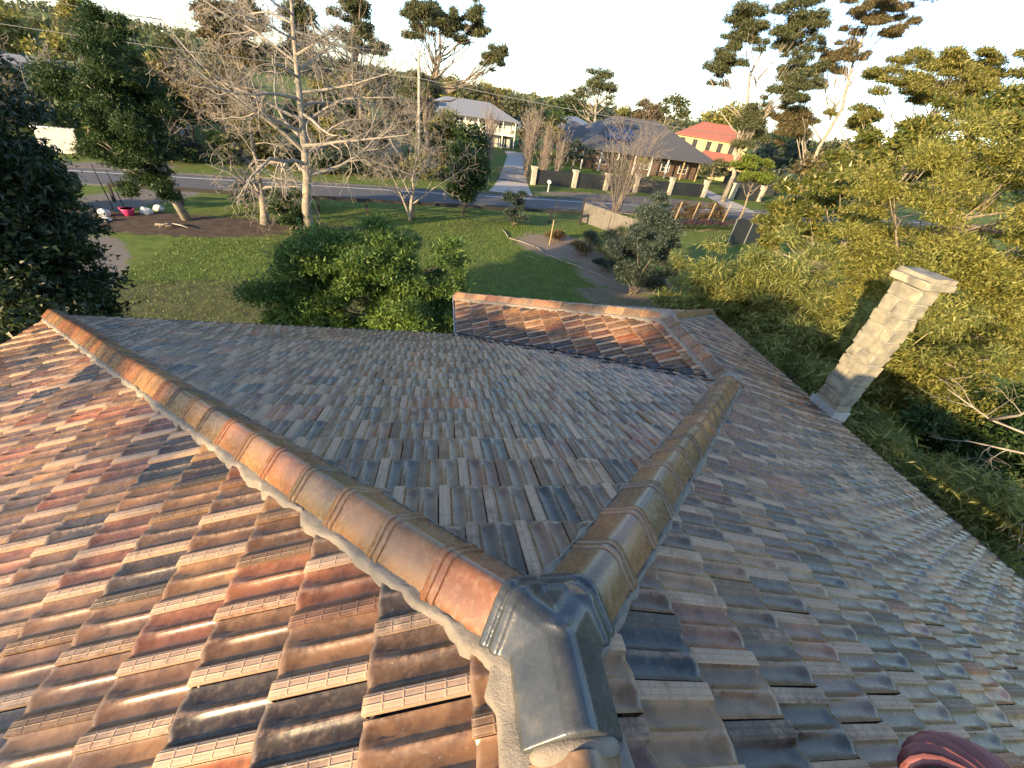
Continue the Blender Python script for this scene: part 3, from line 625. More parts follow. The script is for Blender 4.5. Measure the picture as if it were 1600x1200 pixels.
# dark broad-leaved tree by the left eave
r = R(11); cl = ell_clumps((-10.15, 11.7, 5.9), (1.55, 1.6, 3.5), 120, .58, r, .45, .85, -1)+ell_clumps((-12.8, 10.2, 6.6), (2.6, 2.4, 3.4), 40, .75, r, .5, .8, -1)+ell_clumps((-10.1, 11.9, 3.2), (1.2, 1.2, 2.2), 26, .55, r, .5, .8, -1)+ell_clumps((-9.9, 10.3, 7.2), (1.4, 1.5, 1.5), 24, .6, r, .3, .8, -1)+ell_clumps((-10.5, 10.6, 8.3), (1.7, 1.6, 1.1), 26, .6, r, .3, .8, -1)+ell_clumps((-9.6, 9.6, 4.0), (1.5, 1.6, 1.6), 20, .6, r, .5, .8, -1)
tree('broadleaf_tree', 'dense dark green broad-leaved tree rising beside the left eave corner', 'tree', (-11.4, 11.2, 0), (-11.2, 11.2, 7.6), cl, 66000, .18, .095, M['lf_dark'], M['bark'], .2, 12, .15, .35)
# dark feathery tree on the bare soil
r = R(21); cl = ell_clumps((-18.0, 30.6, 6.0), (2.9, 2.6, 3.4), 90, .7, r, .25, .9, -1)+ell_clumps((-17.2, 30.8, 9.2), (1.2, 1.1, 1.2), 12, .5, r)+ell_clumps((-18.4, 30.4, 3.6), (2.3, 1.9, 1.5), 26, .6, r, .3)+ell_clumps((-17.4, 30.0, 1.9), (1.5, 1.3, .8), 12, .5, r)
tree('feathery_evergreen_tree', 'dark green feathery evergreen tree with a leaning trunk on bare soil', 'tree', (-16.3, 30.9, 0), (-17.6, 30.6, 8.6), cl, 70000, .25, .07, M['lf_cyp'], M['palebark'], .24, 22, .25, .3)
# the great bare tree
def bare_tree(name, label, base, top, r0, seed, limbs_, mat, kids=(7, 6, 4), curl=.55, up=.02, ratio=.5, group=None, minr=.006):
    r = R(seed); t = empty(name, base, 0, label, 'tree', group); b = np.array(base, float); tp = np.array(top)-b; n = 9; mb = MB()
    P = [tp*q+np.append(r.normal(0, .05, 2), 0)*(q > .05) for q in np.linspace(0, 1, n)]; mb.tube(P, [r0*(1.35 if i == 0 else 1)*(1-.86*i/(n-1)) for i in range(n)], 10); mb.build('trunk', M['palebark'], t, True)
    mb = MB()
    for (zf, az, el, L) in limbs_:
        p = tp*zf; d = (math.cos(az)*math.cos(el), math.sin(az)*math.cos(el), math.sin(el)); bare(mb, p, d, L, r0*(1-.8*zf)*.55, 0, r, up, curl, kids, ratio=ratio, minr=minr)
    mb.build('branches', mat, t, True); return t
r = R(5); lm = []
for k in range(30):
    zf = .26+.70*k/30; lm.append((zf, k*2.4+r.uniform(-.4, .4), r.uniform(-.05, .5)+(.5 if zf > .8 else 0), (7.2-4.2*max(0, zf-.45)/.5)*r.uniform(.75, 1.1)))
bare_tree('bare_winter_tree', 'large leafless pale tree with a smooth trunk and tangled twigs on the lawn', (-8.45, 29.6, 0), (-7.6, 29.9, 14.2), .30, 6, lm, M['twig'], (8, 6, 4), .85, 0., .46, minr=.006)
# gnarled multi-stem tree with drooping twigs
lm = [(z_, a_, e_, l_) for z_, a_, e_, l_ in zip(np.linspace(.15, .98, 12), np.arange(12)*2.1, [.7, .9, .6, .4, .8, .2, .5, .1, .7, .3, .9, 1.1], [3.2, 3, 3.4, 3, 2.8, 3.2, 2.6, 3, 2.5, 2.4, 2.2, 2])]
bare_tree('gnarled_bare_tree', 'shorter twisted bare tree with drooping twigs beside the round dark bush', (-11.8, 31.5, 0), (-11.6, 31.6, 5.8), .26, 31, lm, M['twig'], (7, 5, 4), .8, -.10, .5, minr=.009)
lm = [(z_, a_, e_, l_) for z_, a_, e_, l_ in zip(np.linspace(.2, .98, 10), np.arange(10)*2.4, [.5, .7, .3, .6, .2, .5, .7, .4, .9, 1.2], [4.4, 4, 4.2, 3.6, 4, 3.2, 3.2, 3, 2.6, 2])]
bare_tree('twin_trunk_bare_tree', 'small bare tree with a forked pale trunk in front of the rail fence', (-2.4, 35.7, 0), (-1.7, 35.9, 6.2), .15, 32, lm+[(.03, 2.6, 1.2, 4.8)], M['twig'], (6, 5, 4), .65, .02, .5, minr=.009)
# shrubs on the lawn
r = R(41); cl = ell_clumps((-9.5, 29.4, 1.5), (.85, .8, 1.4), 16, .42, r, .4, .9, -1)
shrub('round_bush', 'dark rounded evergreen bush at the foot of the big bare tree', 'bush', (-9.6, 29.6, 0), cl, 14000, .12, .05, M['lf_cyp'], 42)
r = R(43); cl = ell_clumps((-2.9, 15.4, 2.7), (3.2, 2.1, 2.3), 130, .62, r, .4, .62, -.75)+ell_clumps((-3.0, 13.7, 1.7), (3.2, .9, 1.4), 40, .5, r, .2, .62)+ell_clumps((-1.9, 15.8, 4.6), (1.0, .9, .7), 9, .5, r, .5, .6)+ell_clumps((-5.2, 14.4, 2.6), (1.4, 1.3, 1.5), 16, .5, r, .5, .62)+ell_clumps((.2, 15.4, 3.4), (1.1, 1.2, 1.4), 14, .5, r, .5, .62)+ell_clumps((-.4, 13.6, 2.0), (1.5, 1.2, 1.6), 26, .5, r, .5, .62)
tree('layered_shrub_tree', 'broad bright green layered shrub tree growing just beyond the hip end gutter', 'tree', (-2.8, 15.2, 0), (-2.5, 15.4, 3.6), cl, 84000, .185, .072, M['lf_front'], M['bark'], .14, 44, .12, .55, 26)
r = R(45); cl = ell_clumps((2.4, 40.6, 3.1), (2.0, 1.8, 2.3), 30, .7, r, .45, .85, -1)
tree('bushy_green_tree', 'bushy mid green small tree at the roadside fence left of the driveway', 'tree', (2.2, 40.6, 0), (2.4, 40.6, 3.6), cl, 20000, .29, .09, M['lf_cyp'], M['bark'], .12, 46, .2)
r = R(47); cl = ell_clumps((6.3, 37.5, 1.5), (1.1, 1.0, 1.4), 18, .42, r, .4, .9, -1)
shrub('grey_green_shrub', 'upright grey-green shrub at the left end of the mulch bed', 'shrub', (6.4, 37.6, 0), cl, 14000, .17, .055, M['lf_grey'], 48, -.2)
r = R(49); cl = ell_clumps((12.2, 23.6, 2.6), (2.1, 2.0, 2.5), 34, .62, r, .45, .9, -1)+ell_clumps((13.6, 26.4, 3.6), (1.2, 1.2, 2.0), 14, .55, r)
shrub('olive_grey_shrub', 'large dark grey-green shrub standing beyond the wing roof', 'shrub', (12.2, 23.6, 0), cl, 38000, .21, .07, M['lf_grey'], 50, -.15, stems=12)
for (x, y, rr_, h, mt, sd, lb) in ((10.9, 30.6, .9, 1.0, 'lf_brown', 51, 'low dry brownish grass tussock in the middle of the mulch bed'), (13.0, 31.4, 1.2, 1.6, 'lf_grey', 53, 'soft olive tussock beside the grey paling fence'), (11.6, 27.4, .75, .9, 'lf_grey', 55, 'small silvery blue shrub at the right edge of the mulch bed'), (14.6, 33.2, 1.3, 2.0, 'lf_wattle', 57, 'loose olive shrub against the grey paling fence'), (12.6, 28.8, 1.1, 1.5, 'lf_wattle', 59, 'olive-brown tussock left of the large grey-green shrub'), (9.6, 33.8, .8, .7, 'lf_brown', 63, 'low brown tussock behind the tall thin pole'), (12.2, 33.0, 1.0, 1.2, 'lf_grey', 65, 'grey tussock in the far middle of the mulch bed'), (13.6, 29.6, 1.2, 1.9, 'lf_brown', 67, 'tall dry tussock between the fence and the large grey-green shrub')):
    cl = ell_clumps((x, y, h*.5), (rr_, rr_, h*.5), 9, rr_*.4, R(sd), .3, .9)
    shrub('bed_shrub', lb, 'shrub', (x, y, 0), cl, 4500, .20, .022, M[mt], sd+1, -.4, group='shrubs in the mulch bed')
# bare shrub tree at the right of the road
r = R(61); t = empty('bare_shrub_tree', (19.0, 46.0, 0), 0, 'wide leafless fan-shaped shrub tree standing in front of the dark-roofed house', 'tree'); mb = MB()
for k in range(22): a_ = k*2.4; bare(mb, (r.normal(0, .12), r.normal(0, .12), 0), (math.cos(a_)*.36, math.sin(a_)*.36, 1), r.uniform(5.5, 8.6), .045, 0, r, .06, .22, (7, 5), (5, 4, 3), .38, .010)
for k in range(10): a_ = k*.63; bare(mb, (0, 0, .2), (math.cos(a_), math.sin(a_), .3), 3.5, .03, 0, r, -.02, .4, (6, 4), (4, 3, 3), .45, .009)
mb.build('branches', M['twigd'], t, True)
# right-hand mass: feathery olive tree, bamboo, magnolia, wattle
r = R(71); cl = ell_clumps((18.0, 13.0, 6.0), (3.6, 3.6, 4.8), 100, .75, r, .7, .6, -.55)+ell_clumps((21.6, 11.0, 7.2), (4.4, 4.4, 6.2), 80, .9, r, .65, .6, -.5)+ell_clumps((14.8, 9.8, 4.6), (2.6, 3.0, 3.0), 40, .7, r, .6, .6)+ell_clumps((17.6, 12.2, 3.6), (3.4, 3.2, 2.4), 44, .7, r, .4, .7)
tree('feathery_olive_tree', 'huge rounded yellow-olive feathery tree filling the right edge behind the chimney', 'tree', (17.5, 13.0, 0), (17.5, 13.0, 8.2), cl, 172000, .165, .054, M['lf_olive'], M['bark'], .3, 72, .1, .5, 40)
r = R(73); cl = ell_clumps((15.6, 5.2, 2.9), (3.2, 4.0, 2.6), 60, .65, r, .5, .8, -.6)
shrub('understorey_shrub', 'dark green shaded shrub mass under the olive tree at the right frame edge', 'shrub', (15.6, 5.2, 0), cl, 24000, .25, .08, M['lf_cyp'], 74, .1, stems=14)
BA = [((9.6, 13.2), 5.8, 1.5, 'leftmost bright bamboo clump just past the wing corner'), ((11.6, 11.8), 6.4, 1.6, 'tall sunlit bamboo clump between the wing corner and the chimney'), ((9.8, 9.6), 4.9, 1.4, 'bamboo clump directly behind the foot of the chimney'), ((13.4, 9.2), 6.2, 1.6, 'bamboo clump right behind the chimney cap'), ((9.9, 6.6), 4.3, 1.3, 'shaded bamboo clump right of the chimney foot'), ((11.2, 4.4), 4.3, 1.5, 'dark shaded bamboo clump along the right gutter'), ((11.0, 1.6), 3.6, 1.5, 'darkest bamboo clump at the right frame edge below the gutter')]
for i, ((x, y), h, rr_, lb) in enumerate(BA):
    r = R(80+i); t = empty('bamboo_clump', (x, y, 0), 0, lb, 'bamboo', 'bamboo clumps along the right side'); mb = MB(); cl = []
    for k in range(16):
        a_ = r.uniform(0, 6.28); q = r.uniform(0, .55)*rr_; tipr = r.uniform(.5, 1.1)*rr_; hh_ = h*r.uniform(.72, 1.02); p0 = np.array((q*math.cos(a_), q*math.sin(a_), 0)); p3 = np.array((tipr*math.cos(a_), tipr*math.sin(a_), hh_)); p1 = p0+(0, 0, hh_*.5); p2 = (p1+p3)/2+np.array((0, 0, hh_*.12))
        mb.tube([p0, p1, p2, p3], [.02, .017, .011, .004], 5)
        for f_ in np.linspace(.22, 1, 10): c = p0+(p1-p0)*min(1, f_*2) if f_ < .5 else p1+(p3-p1)*(f_-.5)*2; cl.append((c+r.normal(0, .2, 3), r.uniform(.26, .5), .75))
    mb.build('cane', M['cane'], t, True); crown_mesh('foliage', cl, 21000, .30, .05, M['lf_bam'], t, r, .45, .3)
r = R(91); cl = ell_clumps((25.0, 25.0, 6.6), (3.8, 3.8, 4.2), 44, .75, r, .45, .8)+ell_clumps((28.5, 22.5, 10.2), (4.0, 4.0, 3.2), 34, .8, r, .5, .7)+ell_clumps((23.4, 26.4, 3.8), (2.0, 2.0, 1.8), 14, .6, r)
tree('magnolia_tree', 'open magnolia with large golden green leaves left of the big olive tree', 'tree', (26.0, 24.6, 0), (27.2, 23.6, 9.8), cl, 26000, .40, .17, M['lf_mag'], M['palebark'], .2, 92, .1, .35, 50)
def euc(name, label, base, top, cls, n, L, W, mat, seed, r0=.35, k=26, group='tall eucalypts', bark='palebark', droop=.6):
    return tree(name, label, 'tree', base, top, cls, n, L, W, M[mat], M[bark], r0, seed, droop, .1, k, group)
r = R(101); cl = ell_clumps((37.0, 65.6, 16.2), (2.9, 2.6, 2.4), 30, .85, r, .2, .8)+ell_clumps((38.0, 64.8, 20.0), (3.2, 3.0, 3.0), 40, .9, r, .2, .8)+ell_clumps((42.6, 61.8, 20.8), (3.6, 3.0, 3.4), 46, .9, r, .2, .8)+ell_clumps((44.4, 60.8, 15.4), (3.6, 3.2, 3.4), 38, .9, r, .2, .8)+ell_clumps((42.6, 62.4, 10.4), (3.2, 2.4, 3.6), 32, .85, r, .2, .8)
euc('eucalypt', 'tall eucalypt with a pale forked trunk beside the yellow house', (43.0, 63.5, 0), (40.6, 63.4, 19.5), cl, 56000, .42, .13, 'lf_euc', 102, .36, 26)
r = R(103); cl = ell_clumps((52.0, 61.0, 23.6), (5.8, 4.5, 3.6), 44, .8, r, .2, .7)+ell_clumps((50.5, 62.0, 18.0), (4.4, 3.5, 3.6), 28, .75, r, .2, .8)+ell_clumps((48.0, 62.0, 11.5), (4.2, 3, 3.6), 28, .9, r, .2, .8)
euc('eucalypt', 'feathery tall eucalypt cut by the top edge right of the forked one', (53.5, 60.5, 0), (51.5, 61.2, 22.5), cl, 40000, .42, .115, 'lf_eucb', 104, .34, 22)
r = R(105); cl = ell_clumps((36.4, 34.4, 14.2), (4.2, 3.6, 2.2), 56, .75, r, .4, .6)+ell_clumps((39.6, 30.8, 15.0), (3.6, 3.6, 2.1), 46, .75, r, .5, .55)+ell_clumps((42.6, 27.4, 15.0), (3.8, 3.6, 2.3), 46, .75, r, .4, .6)+ell_clumps((34.4, 38.0, 11.4), (2.6, 2.6, 1.4), 12, .8, r, .5, .55)
tree('wattle_tree', 'spreading flat-topped olive wattle above the magnolia at upper right', 'tree', (37.5, 34, 0), (37.6, 33.6, 12.6), cl, 62000, .32, .10, M['lf_wattle'], M['palebark'], .28, 106, .05, .5, 40)
r = R(107); cl = ell_clumps((-9.4, 61.4, 13.2), (3.2, 2.6, 4.6), 44, .75, r, .2, .8)+ell_clumps((-15.5, 60.4, 11.8), (3.0, 2.6, 3.8), 32, .75, r, .2, .8)
euc('eucalypt', 'dark-trunked eucalypt showing through the right side of the bare tree', (-10.2, 61.0, 0), (-9.6, 61.2, 15.6), cl, 22000, .40, .13, 'lf_euc', 108, .36, 40, bark='bark')
r = R(109); cl = ell_clumps((-2.2, 62.0, 15.2), (4.2, 3.0, 3.2), 40, .75, r, .2, .8)+ell_clumps((2.8, 62.0, 15.2), (3.0, 2.4, 2.4), 28, .7, r, .2, .7)+ell_clumps((5.6, 61.8, 12.8), (1.7, 1.5, 2.2), 18, .6, r, .2, .8)+ell_clumps((-3.2, 62.0, 8.4), (3.2, 2.6, 2.0), 14, .8, r, .4, .7)
euc('eucalypt', 'spreading eucalypt with its crown hanging right of the utility pole', (-2.6, 62.2, 0), (-.6, 62.0, 14.6), cl, 24000, .40, .13, 'lf_euc', 110, .36, 46, bark='bark')
r = R(111); cl = ell_clumps((-20.5, 56.5, 10.6), (3.6, 3, 3.6), 46, .75, r, .2, .8)
euc('eucalypt', 'bronze-leaved eucalypt behind the left half of the bare tree', (-20.5, 56.5, 0), (-20.4, 56.5, 11), cl, 18000, .40, .13, 'lf_eucb', 112, .3, 26)
r = R(113); cl = ell_clumps((38.6, 124, 13.6), (5.2, 5, 4.2), 22, 1.7, r, .4, .75)+ell_clumps((34.0, 126, 10.5), (3.4, 3, 2.2), 10, 1.4, r)
euc('eucalypt', 'solitary eucalypt rising on the skyline left of the round brown tree', (39.5, 124, 0), (38.6, 124, 14), cl, 9000, .55, .20, 'lf_euc', 114, .5, 24)
r = R(115); cl = ell_clumps((55.5, 128, 9.0), (4.4, 4, 4.0), 24, 1.2, r, .4, .9)
tree('round_brown_tree', 'round bronze-brown tree on the skyline left of the red roof', 'tree', (55.5, 128, 0), (55.5, 128, 8), cl, 7000, .5, .2, M['lf_brown'], M['bark'], .3, 116)
r = R(117); cl = ell_clumps((37.0, 50.2, 5.8), (2.6, 2.4, 1.9), 26, .65, r, .5, .5)
tree('lime_layered_tree', 'bright lime green layered tree right of the red lower roof', 'tree', (37.2, 50.2, 0), (37, 50.2, 6), cl, 18000, .3, .1, M['lf_lime'], M['bark'], .16, 118)
r = R(119); cl = ell_clumps((33.5, 74.5, 3.0), (.9, .9, .7), 8, .4, r)
tree('standard_tree', 'small round-headed green tree in front of the dark-roofed house', 'tree', (33.5, 74.5, 0), (33.5, 74.5, 2.8), cl, 3000, .2, .07, M['lf_olive'], M['bark'], .06, 120)
r = R(121); cl = ell_clumps((-23.2, 30.6, 1.2), (2.0, 1.4, 1.2), 16, .5, r)
shrub('low_dark_bush', 'low dark green bush between the left tree and the track', 'bush', (-23.4, 30.6, 0), cl, 12000, .18, .08, M['lf_dark'], 122)
r = R(123); cl = ell_clumps((-13.8, 36.0, .8), (2.2, .7, .7), 14, .4, r)
shrub('verge_shrub', 'low dry shrubs along the rail fence behind the twisted tree', 'shrub', (-13.8, 36, 0), cl, 5000, .18, .03, M['lf_cyp'], 124)
# columnar bare trees by the gate
for i, (x, y, h, wd, lb) in enumerate(((5.9, 61.5, 7.6, .95, 'narrow leafless upright tree left of the black gate'), (11.9, 64.5, 8.2, 1.3, 'dense dark leafless column tree right of the driveway'), (13.6, 61.2, 7.2, 1.1, 'leafless column tree behind the stone pillar with the letterbox in front'), (12.9, 71, 8.0, 1.2, 'farther leafless column tree right of the driveway bend'), (7.0, 70, 6.6, .9, 'farther leafless column tree left of the driveway bend'), (15.6, 61.4, 6.4, .9, 'thin leafless column tree left of the second stone pillar'))):
    r = R(130+i); t = empty('columnar_tree', (x, y, 0), 0, lb, 'tree', 'leafless column trees along the driveway'); mb = MB()
    for k in range(20): a_ = k*2.4; bare(mb, (math.cos(a_)*wd*.3*r.uniform(0, 1), math.sin(a_)*wd*.3, 0), (math.cos(a_)*.10, math.sin(a_)*.10, 1), h*r.uniform(.75, 1), .035, 0, r, .16, .14, (7, 2), (4, 3, 3), .24, .014)
    mb.build('branches', M['twigd'], t, False)

# ------------------------------------------------------------------ fences, walls, street furniture
M['blackwood'] = simple('black_stained_timber', (.022, .022, .022), .7, .3, 5); M['timber'] = simple('weathered_timber', (.21, .19, .16), .85, .25, 4); M['iron'] = simple('black_iron', (.015, .015, .017), .4, .2, 5)
M['darkpanel'] = simple('charcoal_steel_panel', (.022, .025, .027), .5, .2, 3)
fy = lambda x: 37.5+.19*x
t = empty('rail_fence', (-4, fy(-4), 0), 0, 'black post and rail fence between the lawn and the road', 'fence'); px_ = [-21.8, -18, -14.2, -9.3, -5.8, -2.2, 2.0, 6.1, 10.1, 13.3]
for x in px_:
    mb = MB(); mb.box((x+4, fy(x)-fy(-4), .55), (.17, .14, 1.1), .19); mb.build('post', M['blackwood'], t, bevel=.01)
for a_, b_ in zip(px_, px_[1:]):
    mb = MB(); mb.beam((a_+4, fy(a_)-fy(-4), 1.09), (b_+4, fy(b_)-fy(-4), 1.04), .10, .25); mb.build('rail', M['blackwood'], t)
t = empty('paling_fence', (13.8, 41.6, 0), math.atan2(-5.4, 3.6), 'weathered grey paling fence running back from the road corner', 'fence')
M['paling'] = simple('grey_palings', (.14, .13, .115), .9, .25, 4); me0 = None
for k in range(44):
    if me0 is None:
        mb = MB(); mb.box((0, 0, .88), (.135, .02, 1.76)); o = mb.build('paling', M['paling'], t); me0 = o.data
    else: o = bpy.data.objects.new('paling', me0); C.objects.link(o); o.parent = t
    o.location = (.1+k*.146, rng.normal(0, .006), rng.normal(0, .012))
mb = MB(); mb.box((0, 0, .95), (.16, .16, 1.9)); mb.build('post', M['blackwood'], t)
# stone pillars and dark panels
PX = [(11.9, 58.8), (17.9, 60.2), (22.8, 61.1), (27.7, 62.2), (33.8, 63.6), (40.4, 65.2), (46.4, 66.6), (52.4, 68.0)]
PLB = ['stone pillar carrying the right leaf of the black gate', 'pale stone pillar right of the letterbox', 'stone pillar half hidden behind the bare fan-shaped tree', 'stone pillar just right of the bare fan-shaped tree', 'stone pillar left of the widest black fence panel', 'stone pillar on the left side of the paved crossing', 'stone pillar on the right side of the paved crossing', 'last stone pillar before the magnolia']
for i, (x, y) in enumerate(PX):
    t = empty('stone_pillar', (x, y, 0), .22, PLB[i], 'pillar', 'stone pillars along the far side of the road'); hgt = 2.05 if i < 3 else 2.3
    mb = MB(); mb.box((0, 0, hgt/2), (.62, .62, hgt)); mb.build('shaft', M['pstone'], t, bevel=.03); mb = MB(); mb.box((0, 0, hgt+.06), (.78, .78, .14)); mb.build('coping', M['pstone'], t, bevel=.02)
for i, (a_, b_) in enumerate(zip(PX, PX[1:])):
    if i == 5: continue
    m_ = ((a_[0]+b_[0])/2, (a_[1]+b_[1])/2); L = math.hypot(b_[0]-a_[0], b_[1]-a_[1])-.7; rz = math.atan2(b_[1]-a_[1], b_[0]-a_[0])
    t = empty('fence_panel', (*m_, 0), rz, 'black solid fence panel between the '+['first and second', 'second and third', 'third and fourth', 'fourth and fifth', 'fifth and sixth', '', 'seventh and eighth'][i]+' stone pillars', 'fence panel', 'black panels between the stone pillars')
    n = int(L/.5)
    for k in range(n): mb = MB(); mb.box((-L/2+(k+.5)*L/n, 0, .92), (L/n-.02, .04, 1.7)); mb.build('sheet', M['darkpanel'], t)
    mb = MB(); mb.box((0, 0, 1.80), (L, .07, .06)); mb.build('top_rail', M['darkpanel'], t)
# gate
t = empty('driveway_gate', (9.4, 59.0, 0), math.atan2(-.6, 4.2), 'black wrought iron double gate across the concrete driveway', 'gate')
for s_ in (-1, 1):
    mb = MB(); mb.box((s_*2.1, 0, .85), (.09, .09, 1.75)); mb.build('gate_post', M['iron'], t); mb = MB()
    mb.box((s_*1.04, 0, .14), (2.0, .06, .10)); mb.box((s_*1.04, 0, 1.05), (2.0, .06, .08)); mb.box((s_*.06, 0, .85), (.06, .06, 1.6)); mb.beam((s_*2.05, 0, 1.42), (s_*.06, 0, 1.72), .05, .06); mb.build('gate_leaf', M['iron'], t)
    for k in range(13): x = s_*(.2+k*.145); top_ = 1.70-.30*abs(x)/2.05; mb = MB(); mb.tube([(x, 0, .14), (x, 0, top_)], .022, 5); mb.build('bar', M['iron'], t)
t = empty('letterbox', (13.2, 54.9, 0), .2, 'small white letterbox on a post at the roadside', 'letterbox')
mb = MB(); mb.box((0, 0, .5), (.10, .10, 1.0)); mb.build('post', M['white'], t); mb = MB(); mb.prism([(-.16, -.2), (.16, -.2), (.16, .2), (-.16, .2)], 1.0, 1.22); mb.add([(-.18, -.22, 1.22), (.18, -.22, 1.22), (.18, .22, 1.22), (-.18, .22, 1.22), (0, -.22, 1.36), (0, .22, 1.36)], [(0, 1, 4), (2, 3, 5), (1, 2, 5, 4), (3, 0, 4, 5), (3, 2, 1, 0)]); mb.build('box', M['white'], t)
# utility poles and wires
M['pole'] = simple('weathered_pole', (.36, .33, .27), .85, .2, 3); M['wire'] = simple('aluminium_wire', (.22, .22, .21), .5, .1, 3)
def pole(x, y, label):
    t = empty('utility_pole', (x, y, 0), .22, label, 'pole', 'utility poles'); mb = MB(); mb.tube([(0, 0, 0), (0, 0, 6), (0, 0, 12)], [.19, .165, .14], 12); mb.build('shaft', M['pole'], t, True)
    for z_ in (9.5, 11.5): mb = MB(); mb.tube([(0, -.2, z_), (0, -.32, z_)], .05, 8); mb.build('insulator', M['white'], t)
pole(-2.7, 58, 'tall pale utility pole rising through the eucalypt'); pole(72, 74.8, 'utility pole far right behind the eucalypts'); pole(-66, 43.8, 'utility pole far left beyond the frame')
def wire(a, b, sag, label, rad=.018):
    a, b = np.array(a), np.array(b); t = empty('power_wire', a, 0, label, 'wire', 'power wires'); mb = MB(); mb.tube([(b-a)*f_-np.array((0, 0, sag*4*f_*(1-f_))) for f_ in np.linspace(0, 1, 17)], rad, 4); mb.build('strand', M['wire'], t)
wire((-2.7, 57.7, 9.5), (72, 74.5, 9.5), 1.0, 'thick low power wire running right from the utility pole', .035); wire((-2.7, 57.7, 11.5), (72, 74.5, 11.5), .8, 'thin high power wire running right from the pole top')
wire((-2.7, 57.7, 9.5), (-66, 43.5, 9.5), .8, 'low power wire running left from the utility pole', .025); wire((-2.7, 57.7, 11.5), (-66, 43.5, 11.5), .8, 'high power wire running left from the pole top')

# ------------------------------------------------------------------ neighbouring houses
M['cream'] = simple('cream_render', (.62, .58, .50), .8, .08, 2); M['greyroof'] = simple('grey_sheet_roof', (.20, .21, .23), .45, .15, 2); M['darkroof'] = simple('dark_shingle_roof', (.075, .075, .078), .7, .25, 4)
M['glassd'] = simple('window_glass', (.03, .04, .05), .08, .1, 2, 0, 0); M['yellow'] = simple('yellow_render', (.45, .36, .18), .8, .08, 2); M['redroof'] = simple('red_tile_roof', (.27, .10, .07), .6, .2, 4); M['solar'] = simple('solar_glass', (.03, .06, .12), .12, .1, 3, 0, 0)
M['darkbrick'] = simple('dark_brick', (.10, .065, .05), .85, .25, 3); M['tan'] = simple('tan_timber', (.38, .28, .16), .7, .15, 4)
def hip_roof(mb, x0, x1, y0, y1, ze, zr, ov=.5):
    x0, x1, y0, y1 = x0-ov, x1+ov, y0-ov, y1+ov; w_, d_ = x1-x0, y1-y0; h = min(w_, d_)/2
    if w_ >= d_: r_ = [(x0+h, (y0+y1)/2, zr), (x1-h+1e-3, (y0+y1)/2, zr)]
    else: r_ = [((x0+x1)/2, y0+h, zr), ((x0+x1)/2, y1-h+1e-3, zr)]
    e = [(x0, y0, ze), (x1, y0, ze), (x1, y1, ze), (x0, y1, ze)]; V = e+r_
    F = [(0, 1, 5, 4), (1, 2, 5), (2, 3, 4, 5), (3, 0, 4)] if w_ >= d_ else [(0, 1, 4), (1, 2, 5, 4), (2, 3, 5), (3, 0, 4, 5)]
    mb.add(V, F); mb.add([(a, b, c-.14) for a, b, c in e], [(3, 2, 1, 0)]); mb.add(e+[(a, b, c-.14) for a, b, c in e], [(0, 4, 5, 1), (1, 5, 6, 2), (2, 6, 7, 3), (3, 7, 4, 0)])
def window(t, x, y, z, w_, h, wallmat='white', nx_=0, ny_=-1, bars=2, door=False):
    rz = math.atan2(nx_, -ny_); c, s_ = math.cos(rz), math.sin(rz); mb = MB()
    for a_, b_, ww_, hh_ in ((0, h/2, w_+.12, .07), (0, -h/2, w_+.12, .07), (w_/2, 0, .07, h), (-w_/2, 0, .07, h)): mb.box((x+a_*c+nx_*.03, y+a_*s_+ny_*.03, z+b_), (ww_, .08, hh_), rz)
    for k in range(1, bars): q = -w_/2+w_*k/bars; mb.box((x+q*c+nx_*.03, y+q*s_+ny_*.03, z), (.05, .06, h), rz)
    if not door: mb.box((x+nx_*.03, y+ny_*.03, z), (w_, .05, .04), rz)
    f = mb.build('door' if door else 'window', M[wallmat], t); mb = MB(); mb.box((x+nx_*.01, y+ny_*.01, z), (w_, .05, h), rz); mb.build('pane', M['glassd'], f)
# cream two-storey verandah house
t = empty('verandah_house', (-3.0, 94.0, 0), .14, 'cream two-storey house with verandah posts and grey roof at the end of the driveway', 'house')
mb = MB(); mb.prism([(0, 1.6), (17.4, 1.6), (17.4, 9.5), (0, 9.5)], 0, 4.9); mb.build('wall', M['cream'], t); mb = MB(); hip_roof(mb, -.6, 18, 0, 9.8, 4.9, 7.35, .35); rf = mb.build('roof', M['greyroof'], t)
mb = MB(); mb.box((2.6, 2.0, 6.02), (2.6, 1.1, .06), axes=((1, 0, 0), (0, .9, .42), (0, -.42, .9))); mb.build('skylight', M['solar'], rf)
mb = MB(); mb.box((8.7, .9, 2.4), (18.2, 1.7, .30)); mb.build('balcony_floor', M['white'], t)
for k in range(8): mb = MB(); mb.box((-.2+k*2.55, .15, 2.45), (.15, .15, 4.9)); mb.build('verandah_post', M['white'], t)
for k in range(7):
    mb = MB(); x0_ = -.2+k*2.55; mb.box((x0_+1.27, .15, 3.45), (2.4, .06, .06)); mb.box((x0_+1.27, .15, 2.68), (2.4, .05, .05))
    for q in range(12): mb.box((x0_+.18+q*.2, .15, 3.05), (.03, .03, .8))
    mb.build('balustrade', M['white'], t)
for x in (2.2, 6.6, 11.2, 15.2): window(t, x, 1.6, 3.75, 1.4, 1.3)
for x, d_ in ((1.6, 0), (5.4, 1), (8.4, 0), (12.6, 0), (15.8, 1)): window(t, x, 1.6, 1.15 if d_ else 1.3, 1.5, 2.1 if d_ else 1.4, bars=3, door=bool(d_))
